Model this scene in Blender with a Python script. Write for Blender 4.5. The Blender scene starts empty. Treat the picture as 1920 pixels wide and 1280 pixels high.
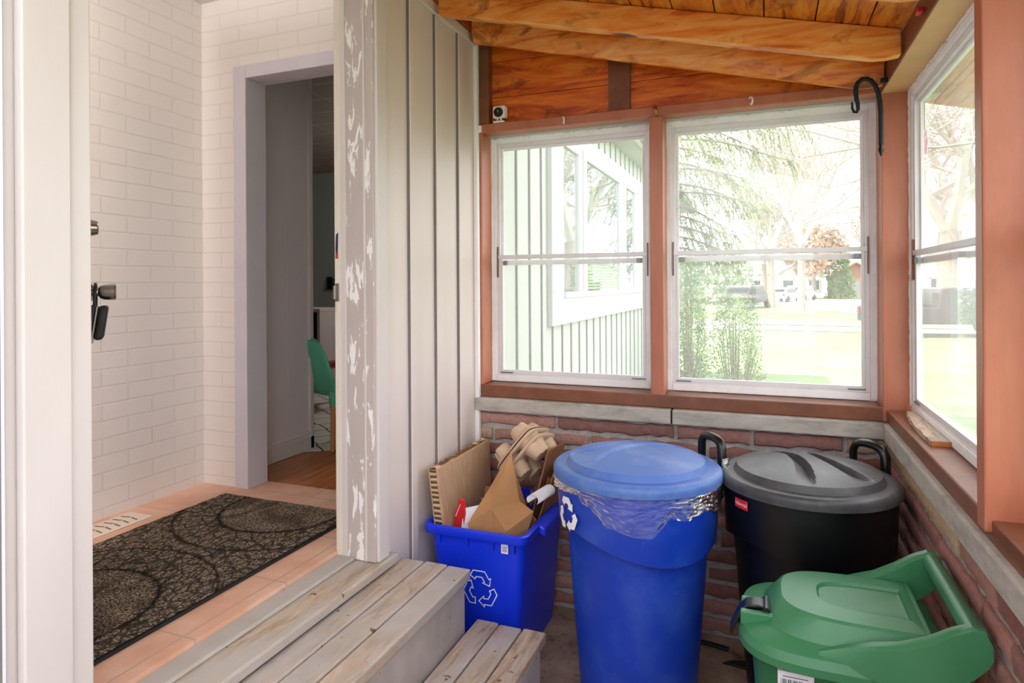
import bpy, bmesh, math, random
from mathutils import Vector, Matrix
PI = math.pi
sc = bpy.context.scene
COL = sc.collection
# ------------------------------------------------------------------ camera
CX, CY, FPX, CAMZ = 960, 532, 1205, 1.38
TH = math.atan(475 / 1205)
cd = bpy.data.cameras.new('camera'); cam = bpy.data.objects.new('camera', cd); COL.objects.link(cam)
cd.sensor_width = 36; cd.lens = FPX / 1920 * 36; cd.clip_start = 0.02; cd.clip_end = 600
cd.shift_y = -(640 - CY) / 1920
cam.location = (0, 0, CAMZ)
cam.matrix_world = Matrix.Translation((0, 0, CAMZ)) @ Matrix.Rotation(TH, 4, 'Z') @ Matrix.Rotation(PI / 2, 4, 'X') @ Matrix.Rotation(math.radians(-0.35), 4, 'Z')
sc.camera = cam
# ------------------------------------------------------------------ light
w = bpy.data.worlds.new('World'); sc.world = w; w.use_nodes = True
bgn = w.node_tree.nodes['Background']; bgn.inputs[0].default_value = (0.95, 0.97, 1.0, 1); bgn.inputs[1].default_value = 1.9
sd = bpy.data.lights.new('sun', 'SUN'); sd.energy = 4.5; sd.angle = 0.01; sd.color = (1, 0.95, 0.86)
sun = bpy.data.objects.new('sun', sd); COL.objects.link(sun)
sun.rotation_euler = Vector((0.62, 0.25, -0.9)).to_track_quat('-Z', 'Y').to_euler()
sc.view_settings.view_transform = 'Standard'; sc.view_settings.look = 'None'
sc.view_settings.exposure = 1.17; sc.view_settings.gamma = 1
sc.cycles.max_bounces = 10; sc.cycles.diffuse_bounces = 5; sc.cycles.transparent_max_bounces = 24
sc.cycles.sample_clamp_indirect = 6

# ------------------------------------------------------------------ helpers
def lin(c):
    if isinstance(c, str):
        c = tuple(int(c[i:i + 2], 16) / 255 for i in (0, 2, 4))
    return tuple((x / 12.92 if x <= .04045 else ((x + .055) / 1.055) ** 2.4) for x in c[:3]) + (1,)

MATS = {}
class NT:
    def __init__(s, name):
        s.m = bpy.data.materials.new(name); s.m.use_nodes = True; s.t = s.m.node_tree; s.n = s.t.nodes
        s.p = s.n['Principled BSDF']; s.out = s.n['Material Output']; MATS[name] = s.m
        s.co = s.n.new('ShaderNodeTexCoord')
    def node(s, t, **k):
        n = s.n.new(t)
        for a, b in k.items():
            if a.startswith('_'): setattr(n, a[1:], b)
            else: n.inputs[a.replace('__', ' ')].default_value = b
        return n
    def link(s, a, b): s.t.links.new(a, b)
    def map(s, scale=(1, 1, 1), rot=(0, 0, 0), loc=(0, 0, 0), src='Object'):
        n = s.n.new('ShaderNodeMapping'); n.inputs['Scale'].default_value = scale; n.inputs['Rotation'].default_value = rot
        n.inputs['Location'].default_value = loc; s.link(s.co.outputs[src], n.inputs[0]); return n.outputs[0]
    def noise(s, vec, scale=5, detail=4, rough=.5, dist=0):
        n = s.node('ShaderNodeTexNoise', Scale=scale, Detail=detail, Roughness=rough, Distortion=dist)
        s.link(vec, n.inputs['Vector']); return n.outputs['Fac']
    def ramp(s, fac, stops, interp='LINEAR'):
        n = s.n.new('ShaderNodeValToRGB'); n.color_ramp.interpolation = interp
        e = n.color_ramp.elements
        while len(e) < len(stops): e.new(0.5)
        for i, (p, c) in enumerate(stops):
            e[i].position = p; e[i].color = lin(c) if not isinstance(c, (int, float)) else (c, c, c, 1)
        s.link(fac, n.inputs[0]); return n.outputs[0]
    def mix(s, fac, a, b, mode='MIX'):
        n = s.n.new('ShaderNodeMix'); n.data_type = 'RGBA'; n.blend_type = mode
        for v, i in ((fac, 0), (a, 6), (b, 7)):
            if isinstance(v, (int, float)): n.inputs[i].default_value = v
            elif isinstance(v, (str, tuple)): n.inputs[i].default_value = lin(v)
            else: s.link(v, n.inputs[i])
        return n.outputs[2]
    def bump(s, h, strength=.3, dist=.01):
        n = s.node('ShaderNodeBump', Strength=strength, Distance=dist); s.link(h, n.inputs['Height'])
        s.link(n.outputs[0], s.p.inputs['Normal'])
    def base(s, c, rough=.5, spec=.5, metal=0):
        if isinstance(c, (str, tuple)): s.p.inputs['Base Color'].default_value = lin(c)
        else: s.link(c, s.p.inputs['Base Color'])
        s.p.inputs['Roughness'].default_value = rough; s.p.inputs['Metallic'].default_value = metal
        s.p.inputs['Specular IOR Level'].default_value = spec
        return s

def flat(name, c, rough=.5, metal=0, spec=.5, var=.0, bump=0, bs=40):
    t = NT(name)
    if var:
        f = t.noise(t.map(), 7, 5, .6)
        c2 = lin(c); col = t.ramp(f, [(.25, tuple(x * (1 - var) for x in hexf(c))), (.75, tuple(min(1, x * (1 + var)) for x in hexf(c)))])
        t.base(col, rough, spec, metal)
    else: t.base(c, rough, spec, metal)
    if bump: t.bump(t.noise(t.map(), bs, 4), bump, .002)
    return t.m
def hexf(c): return tuple(int(c[i:i + 2], 16) / 255 for i in (0, 2, 4)) if isinstance(c, str) else c

class MB:
    def __init__(s): s.v = []; s.f = []; s.mi = []; s.tint = []; s.cm = 0; s.ct = (1, 1, 1, 1)
    def add(s, vs, fs):
        o = len(s.v); s.v += [tuple(x) for x in vs]
        for f in fs: s.f.append(tuple(i + o for i in f)); s.mi.append(s.cm); s.tint.append(s.ct)
        return s
    def box(s, x0, x1, y0, y1, z0, z1, f=None):
        vs = [(x, y, z) for z in (z0, z1) for y in (y0, y1) for x in (x0, x1)]
        if f: vs = [f(*v) for v in vs]
        return s.add(vs, [(0, 2, 3, 1), (4, 5, 7, 6), (0, 1, 5, 4), (2, 6, 7, 3), (0, 4, 6, 2), (1, 3, 7, 5)])
    def hexa(s, v8): return s.add(v8, [(0, 2, 3, 1), (4, 5, 7, 6), (0, 1, 5, 4), (2, 6, 7, 3), (0, 4, 6, 2), (1, 3, 7, 5)])
    def prism(s, pts, a, b, axis='z'):
        n = len(pts); g = {'z': lambda p, h: (p[0], p[1], h), 'y': lambda p, h: (p[0], h, p[1]), 'x': lambda p, h: (h, p[0], p[1])}[axis]
        vs = [g(p, a) for p in pts] + [g(p, b) for p in pts]
        fs = [tuple(range(n))[::-1], tuple(range(n, 2 * n))] + [(i, (i + 1) % n, n + (i + 1) % n, n + i) for i in range(n)]
        return s.add(vs, fs)
    def tube(s, pts, r, n=8, caps=True, sy=1.0):
        pts = [Vector(p) for p in pts]; rs = r if isinstance(r, (list, tuple)) else [r] * len(pts)
        o = len(s.v); up = None; rings = []
        for i, p in enumerate(pts):
            d = (pts[min(i + 1, len(pts) - 1)] - pts[max(i - 1, 0)]).normalized()
            if up is None:
                up = Vector((0, 0, 1)) if abs(d.z) < .9 else Vector((1, 0, 0))
            a = d.cross(up).normalized(); b = a.cross(d).normalized(); up = b
            rings.append([p + (a * math.cos(2 * PI * k / n) + b * sy * math.sin(2 * PI * k / n)) * rs[i] for k in range(n)])
        vs = [v for q in rings for v in q]; m = len(rings)
        fs = [(i * n + k, i * n + (k + 1) % n, (i + 1) * n + (k + 1) % n, (i + 1) * n + k) for i in range(m - 1) for k in range(n)]
        if caps: fs += [tuple(range(n))[::-1], tuple(range((m - 1) * n, m * n))]
        return s.add(vs, fs)
    def lathe(s, prof, n=32, c=(0, 0, 0), axis='z', cap=True):
        vs = []
        for r, h in prof:
            for k in range(n):
                a = 2 * PI * k / n; x, y = r * math.cos(a), r * math.sin(a)
                vs.append({'z': (c[0] + x, c[1] + y, c[2] + h), 'y': (c[0] + x, c[1] + h, c[2] + y), 'x': (c[0] + h, c[1] + x, c[2] + y)}[axis])
        m = len(prof)
        fs = [(i * n + k, i * n + (k + 1) % n, (i + 1) * n + (k + 1) % n, (i + 1) * n + k) for i in range(m - 1) for k in range(n)]
        if cap: fs += [tuple(range(n))[::-1], tuple(range((m - 1) * n, m * n))]
        return s.add(vs, fs)
    def rings(s, rs, cap0=False, cap1=False, closed=True):
        n = len(rs[0]); vs = [v for r in rs for v in r]; m = len(rs)
        fs = [(i * n + k, i * n + (k + 1) % n, (i + 1) * n + (k + 1) % n, (i + 1) * n + k) for i in range(m - 1) for k in range(n if closed else n - 1)]
        if cap0: fs.append(tuple(range(n))[::-1])
        if cap1: fs.append(tuple(range((m - 1) * n, m * n)))
        return s.add(vs, fs)
    def build(s, name, mat, parent=None, bevel=0, smooth=None, seg=2, local=False, solid=0, fix=True):
        me = bpy.data.meshes.new(name); me.from_pydata(s.v, [], s.f)
        mats = mat if isinstance(mat, (list, tuple)) else [mat]
        for m in mats: me.materials.append(MATS[m] if isinstance(m, str) else m)
        if len(mats) > 1: me.polygons.foreach_set('material_index', s.mi)
        if any(t != (1, 1, 1, 1) for t in s.tint):
            at = me.color_attributes.new('tint', 'FLOAT_COLOR', 'CORNER'); d = []
            for p, t in zip(me.polygons, s.tint): d += list(t) * p.loop_total
            at.data.foreach_set('color', d)
        if fix:
            bm = bmesh.new(); bm.from_mesh(me); bmesh.ops.recalc_face_normals(bm, faces=bm.faces); bm.to_mesh(me); bm.free()
        if smooth is not None:
            me.polygons.foreach_set('use_smooth', [True] * len(me.polygons))
            me.set_sharp_from_angle(angle=math.radians(smooth))
        me.update()
        o = bpy.data.objects.new(name, me); COL.objects.link(o)
        if solid:
            q = o.modifiers.new('solid', 'SOLIDIFY'); q.thickness = solid; q.offset = 0
        if bevel:
            q = o.modifiers.new('bevel', 'BEVEL'); q.width = bevel; q.segments = seg; q.limit_method = 'ANGLE'; q.angle_limit = math.radians(40)
        if parent:
            o.parent = parent
            if not local:
                l = Vector((0, 0, 0)); q = parent
                while q: l += q.location; q = q.parent
                o.location = -l
        return o
def tag(o, label=None, cat=None, group=None, kind=None):
    if label: o['label'] = label
    if cat: o['category'] = cat
    if group: o['group'] = group
    if kind: o['kind'] = kind
    return o
def thing(name, loc, label, cat, group=None, rz=0):
    o = bpy.data.objects.new(name, None); COL.objects.link(o); o.location = loc; o.rotation_euler = (0, 0, rz); o.empty_display_size = .05
    return tag(o, label, cat, group)
def struct(name, loc=(0, 0, 0), rz=0):
    o = bpy.data.objects.new(name, None); COL.objects.link(o); o.location = loc; o.rotation_euler = (0, 0, rz); o['kind'] = 'structure'; return o
def S(o, label=None):
    o['kind'] = 'structure'
    if label: o['label'] = label
    return o

# ------------------------------------------------------------------ materials
t = NT('siding'); f = t.noise(t.map((3, 3, .4)), 2, 3)
t.base(t.ramp(f, [(.3, 'D6CAC4'), (.7, 'DED2CC')]), .42)
t.bump(t.noise(t.map((60, 60, 4)), 4, 3), .08, .002)
flat('seam_shade', '807876', .9); flat('seam_shade_out', '8A8C8A', .9)  # shadow lines of the siding grooves, put into the colour
t = NT('siding_out'); t.base('B4B8B2', .5)
flat('white_trim', 'EFEDEC', .4, var=.02)
flat('lilac_panel', 'D4D0DA', .5, var=.02)
t = NT('white_paint'); f = t.noise(t.map((1, 1, .3)), 6, 5); t.base(t.ramp(f, [(.3, 'D0C7C4'), (.7, 'D8D0CD')]), .42); t.bump(t.noise(t.map((20, 20, 3)), 5, 4), .1, .003)
t = NT('cream_edge'); f = t.noise(t.map((9, 9, 1.5)), 7, 6, .7); t.base(t.ramp(f, [(.3, 'C9A98A'), (.38, 'DCD3C6'), (.8, 'E6DFD6')]), .5)
t = NT('chipped_paint')   # grey-beige casing, old white coat showing through
v = t.map((1, 9, 1)); f = t.noise(t.map((26, 26, 6)), 1.3, 7, .62, .4)
g = t.ramp(f, [(.0, 'B4A9A5'), (.578, 'BEB3AF'), (.588, 'EFEBE9'), (1, 'F4F1F0')])
t.base(g, .5); t.bump(f, .25, .004)
t = NT('painted_brick')
def brick_tex(t, vec, bw, rh, mort, sm=.3):
    n = t.node('ShaderNodeTexBrick', Scale=1.0, Mortar__Size=mort, Mortar__Smooth=sm, Brick__Width=bw, Row__Height=rh)
    n.inputs['Color1'].default_value = (1, 1, 1, 1); n.inputs['Color2'].default_value = (.9, .9, .9, 1); n.inputs['Mortar'].default_value = (0, 0, 0, 1)
    t.link(vec, n.inputs[0]); return n
t2 = t
for nm, ax in (('painted_brick', 'y'), ('painted_brick_end', 'x')):
    if nm != 'painted_brick': t = NT(nm)
    sep = t.node('ShaderNodeSeparateXYZ'); t.link(t.co.outputs['Object'], sep.inputs[0]); cb = t.node('ShaderNodeCombineXYZ')
    t.link(sep.outputs[1 if ax == 'y' else 0], cb.inputs[0]); t.link(sep.outputs[2], cb.inputs[1])
    nz = t.node('ShaderNodeTexNoise', Scale=6.0, Detail=3.0); t.link(t.co.outputs['Object'], nz.inputs['Vector'])
    va = t.node('ShaderNodeVectorMath', _operation='SCALE'); t.link(nz.outputs['Color'], va.inputs[0]); va.inputs['Scale'].default_value = .008
    vb = t.node('ShaderNodeVectorMath', _operation='ADD'); t.link(cb.outputs[0], vb.inputs[0]); t.link(va.outputs[0], vb.inputs[1])
    b = brick_tex(t, vb.outputs[0], .215, .0665, .0045, .6)
    inv = t.node('ShaderNodeMath', _operation='SUBTRACT'); inv.inputs[0].default_value = 1; t.link(b.outputs['Fac'], inv.inputs[1])
    t.base(t.mix(b.outputs['Fac'], 'ECE6E2', 'E3DCD7'), .38)
    t.bump(inv.outputs[0], .3, .003)
t = NT('brown_paint'); f = t.noise(t.map((3, 3, .8)), 4, 6, .6)
t.base(t.ramp(f, [(.2, 'A05C40'), (.5, 'B26C50'), (.8, 'BE7C62')]), .38); t.bump(t.noise(t.map((8, 8, 1.5)), 9, 6), .2, .004)
flat('tan_paint', 'CFA070', .5, var=.05)
t = NT('dark_brown_paint'); f = t.noise(t.map((2, 2, 2)), 6, 6, .6)
t.base(t.ramp(f, [(.2, '623823'), (.6, '7E4A32'), (.85, '8B5A44')]), .4); t.bump(f, .15, .004)
def wood(name, cols, rot, stretch=(1, 12, 12), rough=.35, knots=True, streak=1.0):
    t = NT(name); v = t.map(stretch, rot)
    ob = t.node('ShaderNodeAttribute', _attribute_name='tint')
    va = t.node('ShaderNodeVectorMath', _operation='MULTIPLY_ADD'); t.link(ob.outputs['Color'], va.inputs[0]); va.inputs[1].default_value = (9, 7, 5); t.link(v, va.inputs[2])
    f = t.noise(va.outputs[0], 1.6, 8, .62, 1.4)
    f2 = t.noise(va.outputs[0], 9, 4, .6, .3)
    mx = t.node('ShaderNodeMath', _operation='MULTIPLY_ADD'); t.link(f2, mx.inputs[0]); mx.inputs[1].default_value = .22; t.link(f, mx.inputs[2])
    c = t.ramp(mx.outputs[0], cols)
    if knots:
        vk = t.map(tuple(min(q, 3) * 1.6 for q in stretch), rot); vo = t.node('ShaderNodeTexVoronoi', Scale=1.1); t.link(vk, vo.inputs['Vector'])
        kf = t.ramp(vo.outputs['Distance'], [(.05, 1), (.10, .75), (.13, 0)])
        c = t.mix(kf, c, '3A1607')
    st = t.noise(t.map(tuple(min(q, 3.2) for q in stretch), rot), 2.3, 5, .6, 2.2); c = t.mix(t.ramp(st, [(.54, 0), (.60, .35), (.68, .75 * streak)]), c, '5A1C06')
    fine = t.noise(t.map(tuple(q * 5 for q in stretch), rot), 5, 4, .7, .2); c = t.mix(t.ramp(fine, [(.35, .0), (.75, .18)]), c, '9A3A08')
    t.base(c, rough); t.bump(mx.outputs[0], .3, .006); return t
ORG = [(.38, '5A1E06'), (.46, '8E3A0C'), (.56, 'BC5A17'), (.68, 'D87A2A'), (.80, 'E89A4C')]
wood('rafter_wood', [(.38, '8A2E06'), (.47, 'C8601A'), (.55, 'E88A36'), (.68, 'F4AA56'), (.85, 'F8C078')], (0, 0, 0), (1.2, 9, 9))
wood('roof_wood', [(.42, '2E1005'), (.49, '8A3C0A'), (.56, 'D07014'), (.66, 'E08E22'), (.80, 'E8AA44')], (0, 0, 0), (9, 1.2, 9))
wood('gable_wood', [(.38, '6E2202'), (.48, 'B84808'), (.60, 'DA6614'), (.78, 'EC8A30')], (0, 0, 0), (1.3, 9, 9))
wood('ledger_wood', [(.3, '6E2606'), (.6, 'B04E14'), (.8, 'C4682A')], (0, 0, 0), (9, 1.2, 9), knots=False)
# worn step boards: grey paint over tan weathered wood, grain along Y
def worn(name, lo, hi, paint='A9A09A'):
    t = NT(name); ob = t.node('ShaderNodeAttribute', _attribute_name='tint')
    va = t.node('ShaderNodeVectorMath', _operation='MULTIPLY_ADD'); t.link(ob.outputs['Color'], va.inputs[0]); va.inputs[1].default_value = (5, 3, 4); t.link(t.map((6, 1.1, 6)), va.inputs[2])
    g = t.noise(va.outputs[0], 5, 9, .68, 1.2)
    woodc = t.ramp(g, [(.3, '7E6450'), (.5, 'B29A82'), (.72, 'CDBBA6')])
    m = t.noise(va.outputs[0], .75, 7, .6, .5)
    mk = t.ramp(m, [(lo, 0), (hi, 1)])
    pc = t.ramp(t.noise(t.map(), 10, 4), [(.3, paint), (.7, 'B8AFAA')])
    sp = t.noise(t.map((1, 1, 1)), 26, 5, .6); spk = t.ramp(sp, [(.66, 0), (.69, 1)])
    c = t.mix(mk, pc, woodc); c = t.mix(spk, c, '6A4A34')
    t.base(c, .6); t.bump(g, .35, .003); return t
worn('worn_tread', .44, .56); worn('worn_threshold', .56, .70, 'ADA69C'); worn('grey_paint', .82, .95, 'A49A96')
# bricks with a tint of their own
t = NT('brick'); a = t.node('ShaderNodeAttribute', _attribute_name='tint')
f = t.noise(t.map(), 14, 8, .7); f2 = t.noise(t.map(), 60, 5, .7)
c = t.mix(t.ramp(f, [(.35, 0), (.75, .45)]), a.outputs['Color'], 'A98E84'); c = t.mix(t.ramp(f2, [(.4, .0), (.8, .5)]), c, '70443A')
t.base(c, .85, .2); t.bump(f, .7, .012)
t = NT('mortar'); f = t.noise(t.map(), 18, 8, .7); t.base(t.ramp(f, [(.3, '8C8682'), (.5, 'B0AAA6'), (.75, 'C4BEBA')]), .9, .2); t.bump(f, .8, .015)
t = NT('cap_stone'); f = t.noise(t.map((3, 3, 9)), 3, 8, .65); t.base(t.ramp(f, [(.25, '8E8880'), (.5, 'B2ACA4'), (.8, 'C6C0B8')]), .8, .3); t.bump(f, .4, .006)
t = NT('concrete'); f = t.noise(t.map(), 7, 8, .7); f2 = t.noise(t.map(), 45, 5, .7)
c = t.ramp(f, [(.3, '5E4A40'), (.45, '8F786A'), (.65, 'A8907F'), (.8, 'B5A090')]); c = t.mix(t.ramp(f2, [(.55, 0), (.7, .5)]), c, '5C4234'); t.base(c, .85, .25); t.bump(f, .3, .006)
# vestibule tile
t = NT('tile'); sep = t.map((1, 1, 1), loc=(.18, .11, 0)); b = brick_tex(t, sep, .40, .33, .003, .1); b.offset = 0
f = t.noise(t.map(), 5, 7, .65); tc = t.ramp(f, [(.3, 'CE9678'), (.5, 'DDAA8E'), (.7, 'E8C2AA')])
t.base(t.mix(b.outputs['Fac'], tc, 'BCA08C'), .35)
t = NT('hall_wood'); b = brick_tex(t, t.map((1, 1, 1), (0, 0, PI / 2)), .7, .058, .0012, .1); f = t.noise(t.map((18, 1.5, 4)), 3, 6)
wc = t.ramp(f, [(.3, '8C4A1E'), (.5, 'B0662E'), (.75, 'C67C40')]); wc = t.mix(.25, wc, b.outputs['Color'], 'MULTIPLY'); t.base(t.mix(b.outputs['Fac'], wc, '5A2C10'), .3)
flat('ceiling_white', 'E8E6E4', .6)
t = NT('hall_tile_ceiling'); b = brick_tex(t, t.map((1, 1, 1)), .6, .3, .004, .1); b.offset = 0; t.base(t.mix(b.outputs['Fac'], 'A89F92', 'E0DCD4'), .6)
flat('dining_wall', 'A2ABA6', .6)
flat('hall_panel', 'DAD2D6', .45)
t = NT('door_mat'); o0 = t.map()
sp = t.noise(t.map((1, 1, 1)), 150, 3, .8)
spc = t.ramp(sp, [(.38, '1E1818'), (.46, '52453E'), (.53, '96846F'), (.64, 'C8B8A2')])
ptn = None
lines = None
for (cx, cy, r0) in ((-1.80, 1.17, .40), (-1.76, 2.03, .40)):
    mp = t.map((1, 1, 1), loc=(-cx, -cy, 0)); ln = t.node('ShaderNodeVectorMath', _operation='LENGTH'); mp2 = t.node('ShaderNodeVectorMath', _operation='MULTIPLY'); t.link(mp, mp2.inputs[0]); mp2.inputs[1].default_value = (1, 1, 0); t.link(mp2.outputs[0], ln.inputs[0])
    r = t.ramp(ln.outputs['Value'], [(r0 - .165, 0), (r0 - .155, 1), (r0 - .14, 0), (r0 - .125, 0), (r0 - .115, .0), (r0 - .005, .0), (r0, 1), (r0 + .012, 0)])
    lines = r if lines is None else t.mix(1.0, lines, r, 'ADD')
    disk = t.ramp(ln.outputs['Value'], [(r0 - .17, 1), (r0 - .165, 0)])
    ptn = disk if ptn is None else t.mix(1.0, ptn, disk, 'ADD')
vo = t.node('ShaderNodeTexVoronoi', Scale=34.0, _feature='DISTANCE_TO_EDGE'); t.link(t.map((1, .6, 1)), vo.inputs['Vector'])
cell = t.ramp(vo.outputs['Distance'], [(.05, .8), (.13, 0)])
big = t.ramp(t.noise(t.map(), 4.5, 3, .5, 1.5), [(.42, .0), (.56, .6)])
inner = t.mix(big, spc, '2A1E1A')
outer = t.mix(cell, spc, '120E0E'); outer = t.mix(.1, outer, '6A5E54')
c = t.mix(ptn, outer, inner); c = t.mix(lines, c, '0E0B0C'); t.base(c, .95, .1); t.bump(sp, .9, .006)
flat('mat_edge', '1A191B', .8)
flat('chip_navy', '1C2A5A', .5)
flat('vent_cream', 'DED2C2', .4)
flat('dark', '0C0B0B', .8)
# window metal, old white paint
t = NT('old_white'); f = t.noise(t.map((1, 1, 1)), 14, 8, .7)
t.base(t.ramp(f, [(.22, 'B8B4B2'), (.30, 'E8E6E6'), (.5, 'F2F2F3'), (.8, 'F6F6F7')]), .55); t.bump(f, .4, .004)
flat('caulk', 'E6E3DE', .8, var=.06, bump=.6, bs=60)
flat('aluminium', 'E2E2E4', .35, .15, var=.04)
flat('grey_metal', '84868A', .35, .7)
def glassy(name, haze, hz='FFFFFF', refl=.0, streak=False):
    t = NT(name); t.n.remove(t.p)
    tr = t.node('ShaderNodeBsdfTransparent'); gl = t.node('ShaderNodeBsdfGlossy', Roughness=.0); fr = t.node('ShaderNodeFresnel', IOR=1.6 if refl == 0 else 1.5)
    m1 = t.node('ShaderNodeMixShader')
    ge = t.node('ShaderNodeNewGeometry'); fb = t.node('ShaderNodeMath', _operation='SUBTRACT'); fb.inputs[0].default_value = 1; t.link(ge.outputs['Backfacing'], fb.inputs[1])
    fm = t.node('ShaderNodeMath', _operation='MULTIPLY'); t.link(fr.outputs[0], fm.inputs[0]); t.link(fb.outputs[0], fm.inputs[1])   # the inner face of a thin pane adds no total reflection
    if refl:
        ad = t.node('ShaderNodeMath', _operation='ADD'); t.link(fr.outputs[0], ad.inputs[0]); ad.inputs[1].default_value = refl; t.link(ad.outputs[0], m1.inputs[0])
    else: t.link(fm.outputs[0], m1.inputs[0])
    t.link(tr.outputs[0], m1.inputs[1]); t.link(gl.outputs[0], m1.inputs[2])
    tl = t.node('ShaderNodeBsdfTranslucent', Color=lin(hz)); df = t.node('ShaderNodeBsdfDiffuse', Color=lin(hz)); m0 = t.node('ShaderNodeMixShader'); m0.inputs[0].default_value = .3
    t.link(tl.outputs[0], m0.inputs[1]); t.link(df.outputs[0], m0.inputs[2])
    m2 = t.node('ShaderNodeMixShader')
    f = t.noise(t.map((1, 1, 1) if not streak else (2, 2, 2)), 2.2, 6, .6, 1.0)
    rr = t.ramp(f, [(.3, haze * .7), (.75, haze * 1.4)])
    t.link(rr, m2.inputs[0]); t.link(m1.outputs[0], m2.inputs[1]); t.link(m0.outputs[0], m2.inputs[2])
    t.link(m2.outputs[0], t.out.inputs['Surface']); return t
glassy('pane_glass', .10); glassy('dirty_pane_glass', .13)
t = glassy('plastic_film', .02, refl=.06)
gn = [n for n in t.n if n.type == 'BSDF_GLOSSY'][0]; gn.inputs['Roughness'].default_value = .12
bp = t.node('ShaderNodeBump', Strength=1.0, Distance=.012); ff = t.noise(t.map((1, 1, 2.2)), 16, 5, .6, 1.6); t.link(ff, bp.inputs['Height']); t.link(bp.outputs[0], gn.inputs['Normal'])
# plastics
def plastic(name, c, dust, rough=.38, amt=.35, sc_=6):
    t = NT(name); f = t.noise(t.map(), sc_, 7, .65); k = t.ramp(f, [(.45, 0), (.75, amt)])
    f3 = t.noise(t.map((1, 1, .25)), 34, 3, .8); k3 = t.ramp(f3, [(.70, 0), (.73, amt)])
    c1 = t.mix(k, c, dust); c1 = t.mix(k3, c1, dust); t.base(c1, rough); t.bump(t.noise(t.map(), 300, 2), .06, .001); return t
plastic('blue_can', '123CB4', '5B86D8', .4, .3); plastic('blue_lid', '4A70BC', '8EA6D0', .5, .5)
plastic('blue_box', '1236E6', '3A5CF0', .35, .15)
plastic('black_can', '07080C', '1C1E26', .36, .2); plastic('black_lid', '3E3E42', '77777A', .42, .6)
plastic('green_lid', '34764E', '5C9A74', .36, .3, 4); plastic('green_body', '286A42', '3F8A5E', .35, .2)
plastic('black_plastic', '101012', '303236', .28, .2)
flat('white_print', 'F2F2F4', .5); flat('red_print', 'D8222A', .4); flat('grey_print', '55565A', .5)
t = NT('cardboard'); f = t.noise(t.map((4, 30, 4)), 4, 5); t.base(t.ramp(f, [(.3, 'B28F6E'), (.7, 'C7A688')]), .85, .2); t.bump(f, .25, .004)
t = NT('cardboard_edge'); wv = t.node('ShaderNodeTexWave', _wave_type='BANDS', _bands_direction='Z', Scale=16.0, Distortion=2.5, Detail=2.0); t.link(t.co.outputs['Object'], wv.inputs[0])
t.base(t.ramp(wv.outputs['Fac'], [(.1, '6A4A30'), (.4, 'B79A7A'), (.8, 'D0B796')]), .9, .2); t.bump(wv.outputs['Fac'], .8, .01)
flat('kraft', 'B38457', .75, var=.07, bump=.3, bs=25); flat('kraft_dark', '8C6140', .8, var=.12, bump=.4, bs=18)
flat('pulp', 'C9AC92', .9, var=.08, bump=.5, bs=90); flat('paper_white', 'E4E2EA', .7, var=.03)
flat('steel', 'A8A4A0', .25, 1.0); flat('black_rubber', '1B1A1B', .5); flat('brass', 'B08A3A', .3, 1.0)
flat('wrought_iron', '23282C', .5, .6, bump=.4, bs=60)
flat('mint', '58B592', .35, var=.03); flat('pink', 'C04468', .5); flat('beech', 'B5743F', .4); flat('white_plastic', 'ECEAE8', .4)
t = NT('grid_rug'); sp3 = t.node('ShaderNodeTexChecker'); vo = t.node('ShaderNodeTexVoronoi', Scale=6.0, _feature='DISTANCE_TO_EDGE', Randomness=.15); t.link(t.map((1, 1, 0), (0, 0, .6)), vo.inputs['Vector'])
t.base(t.ramp(vo.outputs['Distance'], [(.02, '2E2C2C'), (.035, 'D8D2C6')]), .9)
# outdoors
t = NT('grass'); f = t.noise(t.map(), .6, 8, .7); f2 = t.noise(t.map(), 9, 6, .8)
c = t.ramp(f, [(.3, '5A6E4C'), (.55, '748660'), (.75, '909A7C')]); c = t.mix(t.ramp(f2, [(.3, .0), (.8, .35)]), c, '8A9270'); t.base(c, .95, .1)
flat('asphalt', '8E9096', .9, var=.05); flat('pavement', 'A4A09A', .9, var=.03)
flat('bark', '8A7C70', .9, var=.15, bump=.7, bs=12); flat('bare_twig', 'B4AAA0', .9)
t = NT('needles'); t.base(t.ramp(t.noise(t.map(), 5, 3), [(.3, '4E6A34'), (.6, '7E9448'), (.8, 'A9AE5C')]), .8)
t = NT('shrub_leaf'); t.base(t.ramp(t.noise(t.map(), 6, 3), [(.3, '4C6A3C'), (.6, '77904C'), (.8, 'A6AE60')]), .8)
flat('orange_leaf', 'BC9A7C', .9, var=.2); flat('green_leaf', '8EA07A', .9, var=.2)
flat('house_white', 'C6C6C6', .8); flat('house_brick', 'A87460', .9, var=.1); flat('roof_grey', '8E8C90', .9); flat('roof_orange', 'B87850', .9); flat('dark_glass', '2A3036', .1)
flat('car_dark', '22262E', .2); flat('car_silver', '9CA4B2', .25, .4); flat('car_white', 'E4E4E6', .3); flat('tail_red', 'D81818', .3); flat('tyre', '141414', .8)
t = NT('mirror_pane'); t.base('C8D4D8', .02, .8); t.p.inputs['Metallic'].default_value = .85
flat('soffit', 'B8BAAE', .6); flat('wire', '3A3A3A', .6)
for n_, c_ in (('bulb_red', 'E02828'), ('bulb_yellow', 'F0C020'), ('bulb_blue', '2890E0'), ('bulb_pink', 'E83C8C')): flat(n_, c_, .3)

rnd = random.Random(4)
XL, XR, YN = -1.204, 0.387, 2.62       # house wall, east wall inner face, north wall inner face
ZI = .49                              # floor level indoors
def roofz(x): return 2.491 - .2495 * (x + 1.056)

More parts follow.
